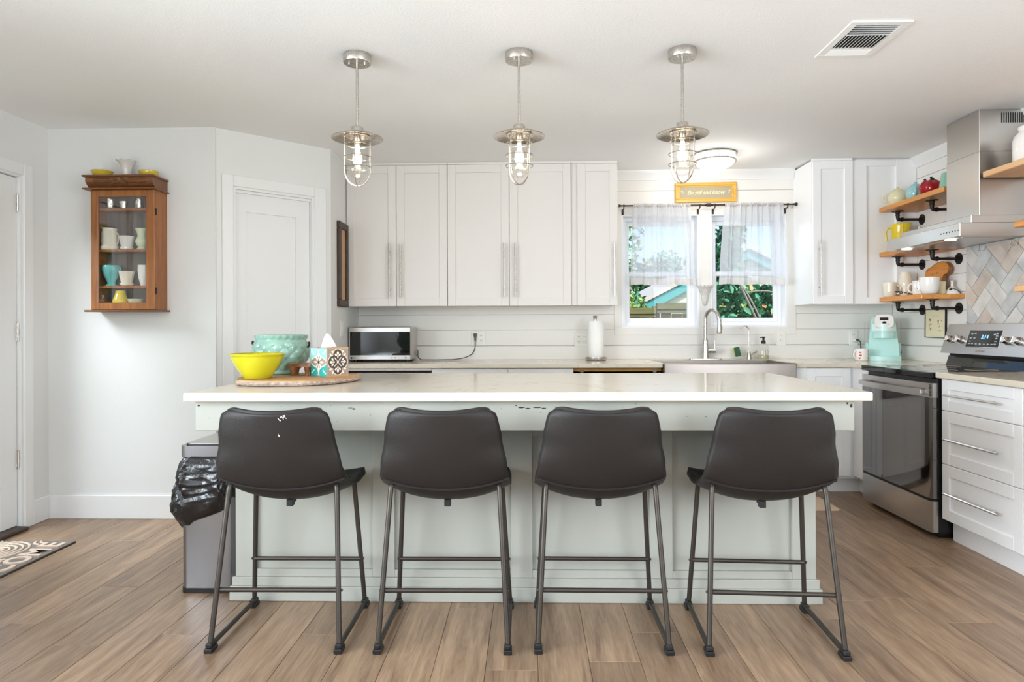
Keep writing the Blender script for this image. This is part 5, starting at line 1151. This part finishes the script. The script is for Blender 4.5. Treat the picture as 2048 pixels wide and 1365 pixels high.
mug('pictured_mug', 'white mug with a small face print on the bottom shelf', (2.632, 4.505, ZL), .045, .094, 'white', math.radians(150), 'mugs on the bottom shelf')
eb = MB()
for a_, z_, r_ in ((-1.95, .04, .004), (-2.45, .042, .003), (-2.2, .03, .0025), (-1.7, .07, .0022), (-2.7, .07, .002)):
    n = 12; cx_ = (2.632, 4.505, ZL); eb.add([(cx_[0]+.0458*math.cos(a_+r_*math.cos(t)/.045), cx_[1]+.0458*math.sin(a_+r_*math.cos(t)/.045), cx_[2]+z_+r_*math.sin(t)) for t in [2*PI*k/n for k in range(n)]], [tuple(range(n))])
obj('printed_face', eb, M['black'], bpy.data.objects['pictured_mug'], flip=False)
mug('big_mug', 'large round white mug at the front of the bottom shelf', (2.622, 4.385, ZL), .058, .108, 'white', math.radians(172), 'mugs on the bottom shelf', [(.036, 0), (.044, .004), (.054, .03), (.058, .07), (.0585, .108)])
chn = thing('metal_chain', 'short dark metal chain lying between the mugs', 'chain', (2.66, 4.70, ZL))
for k in range(6):
    x_, y_ = 2.60+.022*k, 4.722-.012*k+.006*(k % 2); mx = Matrix.Translation((x_, y_, ZL+.012+.004*(5-k)*(k < 3))) @ Matrix.Rotation(.5*k, 4, 'Z') @ Matrix.Rotation(PI/2*(k % 2)*.6+.3, 4, 'X')
    obj('link', MB().tube([mx @ Vector((.016*math.cos(t), .008*math.sin(t), 0)) for t in [2*PI*q/14 for q in range(14)]], .0026, 6, closed=True), M['iron'], chn)
cbp = [(.0, .02), (.02, .0), (.09, .0), (.11, .01), (.125, .03), (.12, .075), (.125, .12), (.16, .125), (.17, .16), (.145, .19), (.10, .205), (.04, .20), (.0, .175), (-.03, .17), (-.045, .15), (-.04, .13), (-.03, .09)]
MCB = Matrix.Translation((2.775, 4.66, ZL+.002)) @ Matrix.Rotation(-PI/2, 4, 'Z') @ Matrix.Rotation(-.16, 4, 'X')
cbo = thing('cutting_board', 'honey wood cutting board with a bark edge leaning on the wall', 'cutting board', (2.79, 4.6, ZL)); 
def smooth(p, it=2):
    for _ in range(it): p = [q for a_, b_ in zip(p, p[1:]+p[:1]) for q in ((.75*a_[0]+.25*b_[0], .75*a_[1]+.25*b_[1]), (.25*a_[0]+.75*b_[0], .25*a_[1]+.75*b_[1]))]
    return p
scb = smooth([(x_*1.25, z_*1.12) for x_, z_ in cbp]); cxm, czm = .06, .11
obj('slab', MB().prism([(lerp(cxm, x_, .965), lerp(czm, z_, .965)) for x_, z_ in scb], 'y', -.0115, .0115, M=MCB), M['cutb'], cbo)
obj('bark_edge', MB().prism(scb, 'y', -.010, .0095, M=MCB), M['dwood'], cbo)
kn_ = MB()
for x_, z_ in ((.035, .14), (.085, .15), (.06, .09), (-.03, .17)): kn_.prism(ell(x_, z_, .004, .008, .3, 10), 'y', -.0122, -.0112, M=MCB)
obj('knot', kn_, M['dwood'], cbo)
pot('beaker', 'pale yellow-green beaker between the large mug and the cutting board', 'beaker', (2.714, 4.418, ZL), [(.024, 0), (.028, .004), (.030, .07), (.031, .082)], 'butter')
sc_ = thing('cheese_plane', 'white dome-shaped grater with a wire at the shelf end', 'kitchen tool', (2.765, 4.40, ZL))
obj('dome', MB().lathe([(0, 0), (.046, 0), (.045, .006), (.036, .026), (.02, .042), (.008, .05), (.007, .075), (.011, .088), (0, .094)], (2.79, 4.425-.005, ZL), 28), M['white'], sc_)
obj('wire', MB().tube(round_path([(2.765, 4.392, ZL+.035), (2.79, 4.376, ZL+.03), (2.815, 4.371, ZL+.004)], .01, 4), .0022, 6), M['iron'], sc_)
obj('badge', MB().lathe([(.008, -.001), (.008, .001), (0, .0012)], M=Matrix.Translation((2.766, 4.397, ZL+.03)) @ Matrix.Rotation(math.radians(-135), 4, 'Z') @ Matrix.Rotation(PI/2, 4, 'Y') @ Matrix.Rotation(-.9, 4, 'Y'), seg=14), M['black'], sc_)
# little print hanging below
pr2 = thing('framed_print', 'small thin-framed botanical print on the wall under the shelves', 'picture', (XR, 4.66, 1.075)); y0, y1, z0, z1 = 4.55, 4.785, 1.076, 1.276; MPX = Matrix.Translation((0, 4.667, 1.176)) @ Matrix.Rotation(.02, 4, 'X')
f = MB(); a_ = .1165; c_ = .1
for q in ((-a_, a_, c_-.005, c_), (-a_, a_, -c_, -c_+.005), (-a_, -a_+.005, -c_+.005, c_-.005), (a_-.005, a_, -c_+.005, c_-.005)): f.box(XR-.014, XR-.001, *q, M=MPX)
obj('frame', f, M['black'], pr2); obj('paper', MB().box(XR-.010, XR-.002, -a_+.004, a_-.004, -c_+.004, c_-.004, M=MPX), M['art'], pr2)
fw = MB(); r8 = random.Random(3)
for k in range(26):
    s = -1 if k % 2 else 1; y_ = s*r8.uniform(.03, .07); z_ = r8.uniform(-.05, .03); fw.add([MPX @ Vector((XR-.0103, y_+p, z_+q)) for p, q in ell(0, 0, r8.uniform(.004, .01), r8.uniform(.003, .006), r8.uniform(0, 3), 8)], [tuple(range(8))])
for z_ in (.048, .056): fw.add([MPX @ Vector((XR-.0103, y_, z_+q)) for y_, q in ((-.03, 0), (.035, 0), (.035, .0015), (-.03, .0015))], [(0, 1, 2, 3)])
obj('printed_flowers', fw, M['artf'], pr2, flip=False)
# ---------------------------------------------------------------- floor mats
wm = thing('door_mat', 'grey rubber WELCOME doormat with raised letters by the glass door', 'doormat', (-2.7, 3.1, 0))
my0, my1, mx0, mx1 = 2.66, 3.518, -2.935, -2.462
obj('backing', MB().box(mx0, mx1, my0, my1, .0003, .008, .002), M['matd'], wm)
obj('field', MB().box(mx0+.006, mx1-.006, my0+.006, my1-.006, .007, .0095), M['mat'], wm)
MW = Matrix.Translation(((-2.535), (my0+my1)/2, .0098)) @ Matrix.Rotation(PI/2, 4, 'Z')
for k, c in enumerate('WELCOME'):
    t_ = text_mb(c, .158, .0035, MW @ Matrix.Translation((-.345+.115*k, 0, .003)) @ Matrix.Diagonal((.92, 1, 1, 1)), bold=.004); obj('letter', t_, M['matl'], wm)
sw_ = MB()
for cx_, cy_, n_ in ((-2.76, 3.34, 6), (-2.76, 2.98, 6), (-2.93, 3.16, 5), (-2.61, 3.16, 3), (-2.93, 3.5, 5), (-2.61, 3.5, 3), (-2.93, 2.80, 5), (-2.61, 2.8, 3)):
    for q in range(1, n_):
        p = [(cx_+.028*q*math.cos(t), cy_+.028*q*math.sin(t), .011) for t in [2*PI*k/40 for k in range(41)]]
        p = [a_ for a_ in p if mx0+.02 < a_[0] < -2.605 and my0+.02 < a_[1] < my1-.02]
        if len(p) > 4:
            run = [p[0]]
            for a_, b_ in zip(p, p[1:]):
                if (Vector(a_)-Vector(b_)).length < .06: run.append(b_)
                else:
                    if len(run) > 2: sw_.tube(run, [.0075 if i % 2 else .0055 for i in range(len(run))], 6)
                    run = [b_]
            if len(run) > 2: sw_.tube(run, [.0075 if i % 2 else .0055 for i in range(len(run))], 6)
obj('raised_swirls', sw_, M['matl'], wm, kind='stuff')
rg_ = obj('floor_rug', MB().prism(rrect(1.35, 4.345, .60, .16, .02), 'z', .0003, .008), M['rug'], label='beige kitchen rug on the floor in front of the sink', cat='rug')

# ---------------------------------------------------------------- outdoors
grass = mat('lawn', rgb(96, 110, 62), .95, var=.3, vscale=3)
gr = obj('ground', MB().box(-40, 40, 5.45, 45, -.5, -.35).box(-40, -3.2, -25, 5.45, -.5, -.35).box(-3.2, 40, -40, -3.3, -.5, -.35), grass, kind='structure')
fwood = wood('weathered_fence', rgb(120, 96, 58), rgb(168, 140, 92), .85, 'z', 1.0, .12, .3); frail = wood('grey_green_rail', rgb(96, 92, 56), rgb(132, 128, 84), .85, 'x', 1.0, .08, .3)
fe = thing('board_fence', 'weathered wooden board fence in the yard, seen through the left window', 'fence', (1.5, 9, -.4))
x_ = -1.0; r9 = random.Random(6)
while x_ < 4.6:
    top = 1.30 if x_ < 1.72 else 1.36
    obj('board', MB().box(x_, x_+.138, 9.0, 9.02, -.4, top - r9.uniform(0, .02), .002), fwood, fe); x_ += .147
for a_, b_, t_ in ((-1.0, 1.72, 1.425), (1.73, 4.6, 1.485)):
    obj('rail', MB().box(a_, b_, 8.955, 9.0, t_-.135, t_-.085, .004), frail, fe); obj('cap_rail', MB().box(a_, b_, 8.94, 9.03, t_-.085, t_, .004), frail, fe)
for p_ in (-.9, 1.69, 4.4): obj('post', MB().box(p_, p_+.09, 9.02, 9.11, -.4, 1.45, .004), fwood, fe)
hs = thing('neighbour_house', 'white house gable with a teal roof edge beyond the fence', 'house', (5, 15, -.4))
teal = mat('teal_fascia', rgb(86, 170, 174), .6); sid = mat('pale_siding', rgb(214, 218, 206), .7); roofm = mat('pale_roof', rgb(206, 200, 194), .8)
gl = Vector((2.0, 14, 1.44)); gh = Vector((4.6, 14, 2.80))
obj('wall', MB().prism([(2.2, -.4), (2.2, 1.45), (4.6, 2.70), (7.0, 1.45), (7.0, -.4)], 'y', 14.05, 20), sid, hs)
for k in range(14): 
    z_ = .9 + k*.13; xa = 2.2 + max(0, (z_-1.45)*1.92); 
    if xa < 4.5: obj('siding_board', MB().box(xa+.03, 9.2-xa-.03, 14.02, 14.055, z_, z_+.122, .002), sid, hs)
for s in (1, -1):
    e0 = (4.6 - s*2.6, 1.44); e1 = (4.6, 2.80); 
    obj('fascia', MB().prism([(e0[0], e0[1]-.20), (e1[0], e1[1]-.20), e1, e0], 'y', 13.9, 13.96), teal, hs)
    obj('roof_slope', MB().prism([(e0[0]-s*.05, e0[1]), (e1[0], e1[1]), (e1[0], e1[1]+.09), (e0[0]-s*.05, e0[1]+.09)], 'y', 13.85, 20.2), roofm, hs)
def leafm(name, c): return mat(name, c, .55, rnd=.0, var=.35, vscale=4, spec=.3)
LM = [leafm('leaf_teal_green', rgb(84, 152, 118)), leafm('leaf_dark_green', rgb(52, 104, 78)), leafm('leaf_yellow_green', rgb(170, 184, 110)), leafm('leaf_dry', rgb(190, 146, 100)), leafm('leaf_mid', rgb(120, 178, 136))]
barkm = mat('tree_bark', rgb(150, 146, 138), .9, bump=.6, bscale=20)
def leaves(n, pts, size, seed, weights, rad):
    r = random.Random(seed); mb = MB()
    for _ in range(n):
        c, R_ = r.choice(pts); d = Vector((r.gauss(0, 1), r.gauss(0, 1), r.gauss(0, 1))).normalized() * (r.random()**.4)
        p = Vector((c[0]+d.x*R_[0], c[1]+d.y*R_[1], c[2]+d.z*R_[2])); s = size*r.uniform(.6, 1.3)
        q = Matrix.Translation(p) @ Matrix.Rotation(r.uniform(0, 6.3), 4, 'Z') @ Matrix.Rotation(r.uniform(-1.2, 1.2), 4, 'X') @ Matrix.Rotation(r.uniform(-.8, .8), 4, 'Y')
        mi = r.choices(range(5), weights)[0]
        mb.add([(0, -s*.5, 0), (s*.22, -s*.1, s*.05), (s*.14, s*.25, s*.03), (0, s*.5, -s*.05), (-s*.14, s*.25, s*.03), (-s*.22, -s*.1, s*.05)], [(0, 1, 2, 3), (0, 3, 4, 5)], q, mi)
    return mb
def plant(name, label, cat, base_, stems, pts, n, size, seed, weights, group='greenery in the yard'):
    t = thing(name, label, cat, base_, group)
    for st_, r_ in stems: obj('trunk' if r_ > .05 else 'branch', MB().tube(round_path(st_, .3, 4), r_, 8), barkm, t)
    obj('foliage', leaves(n, pts, size, seed, weights, 1), LM, t, flip=False, sharp=180, kind='stuff'); return t
plant('leafy_shrub', 'dense shrub with bare slanting stems filling the right window', 'shrub', (2.6, 7.4, -.4),
      [([(2.75, 7.2, -.4), (2.55, 7.0, .9), (2.12, 6.9, 1.75)], .013), ([(2.9, 7.2, -.4), (2.5, 6.95, 1.05), (2.3, 6.95, 1.5), (2.05, 7.0, 1.85)], .009), ([(2.7, 7.5, -.4), (2.9, 7.0, 1.2), (2.6, 6.95, 1.55), (2.2, 7, 1.52)],   .007), ([(3.0, 7.5, -.4), (3.0, 7.0, 1.2), (2.75, 6.95, 1.65)], .007)],
      [((2.2+.25*i, 7.5, .9+.2*j), (.25, .35, .22)) for i in range(6) for j in range(-2, 4)], 5200, .12, 4, (5, 4, .6, .5, 3))
plant('broadleaf_tree', 'slender dark green tree at the left edge of the right window', 'tree', (3.6, 11.5, -.4), [([(3.55, 11.5, -.4), (3.5, 11.5, 1.5), (3.55, 11.5, 3.6)], .07)],
      [((3.5+.1*math.sin(k), 11.5, .9+.3*k), (.36-.02*k, .4, .3)) for k in range(8)], 3000, .15, 5, (5, 4, .2, 0, 3))
plant('sunlit_tree', 'yellow-green sunlit tree above the fence in the left window', 'tree', (1.9, 11, -.4), [([(1.7, 11.2, -.4), (1.75, 11.2, 1.2), (1.6, 11.2, 2.4)], .08)],
      [((1.0+.17*k, 11, 1.25+.22*(k % 3)), (.28, .4, .3)) for k in range(5)] + [((1.4, 11, 2.6), (.5, .5, .8)), ((1.3, 11, 1.9), (.45, .5, .5))], 3800, .13, 6, (3, .6, 4, .2, 3))
for k, (x_, y_, h_) in enumerate(((-.4, 15, 3.4), (4.3, 23.5, 4.2), (11.5, 17, 2.6))):
    plant('broadleaf_tree', ['tall broad tree far behind the fence, at the left', 'wide tree behind the neighbouring house', 'low tree far right behind the shrub'][k], 'tree', (x_, y_, -.4), [([(x_, y_, -.4), (x_+.1, y_, 1.5), (x_, y_, h_*.8)], .12)],
          [((x_+1.0*math.cos(q), y_, h_*.55+.8*math.sin(q*1.7)), (.9, .8, .8)) for q in range(8)], 3400, .24, 20+k, (4, 3, 1, .1, 3))
# yard outside the glass door and the living-room windows
for k, (x_, y_, h_, lb) in enumerate(((-6.4, -3.0, 3.4, 'leafy tree outside the glass door, nearer the house'), (-8.6, -5.6, 4.4, 'tall tree outside the glass door, farther off'), (-6.2, 1.4, 2.4, 'round bush outside the glass door'))):
    plant('garden_tree', lb, 'tree', (x_, y_, -.4), [([(x_, y_, -.4), (x_, y_, h_)], .08)], [((x_, y_+.7*math.cos(q), h_*.7+.6*math.sin(q*1.9)), (.7, .7, .6)) for q in range(7)] + [((x_, y_, .8), (.9, .9, .9))], 2200, .22, 40+k, (4, 2, 4, .1, 3), 'trees by the door')
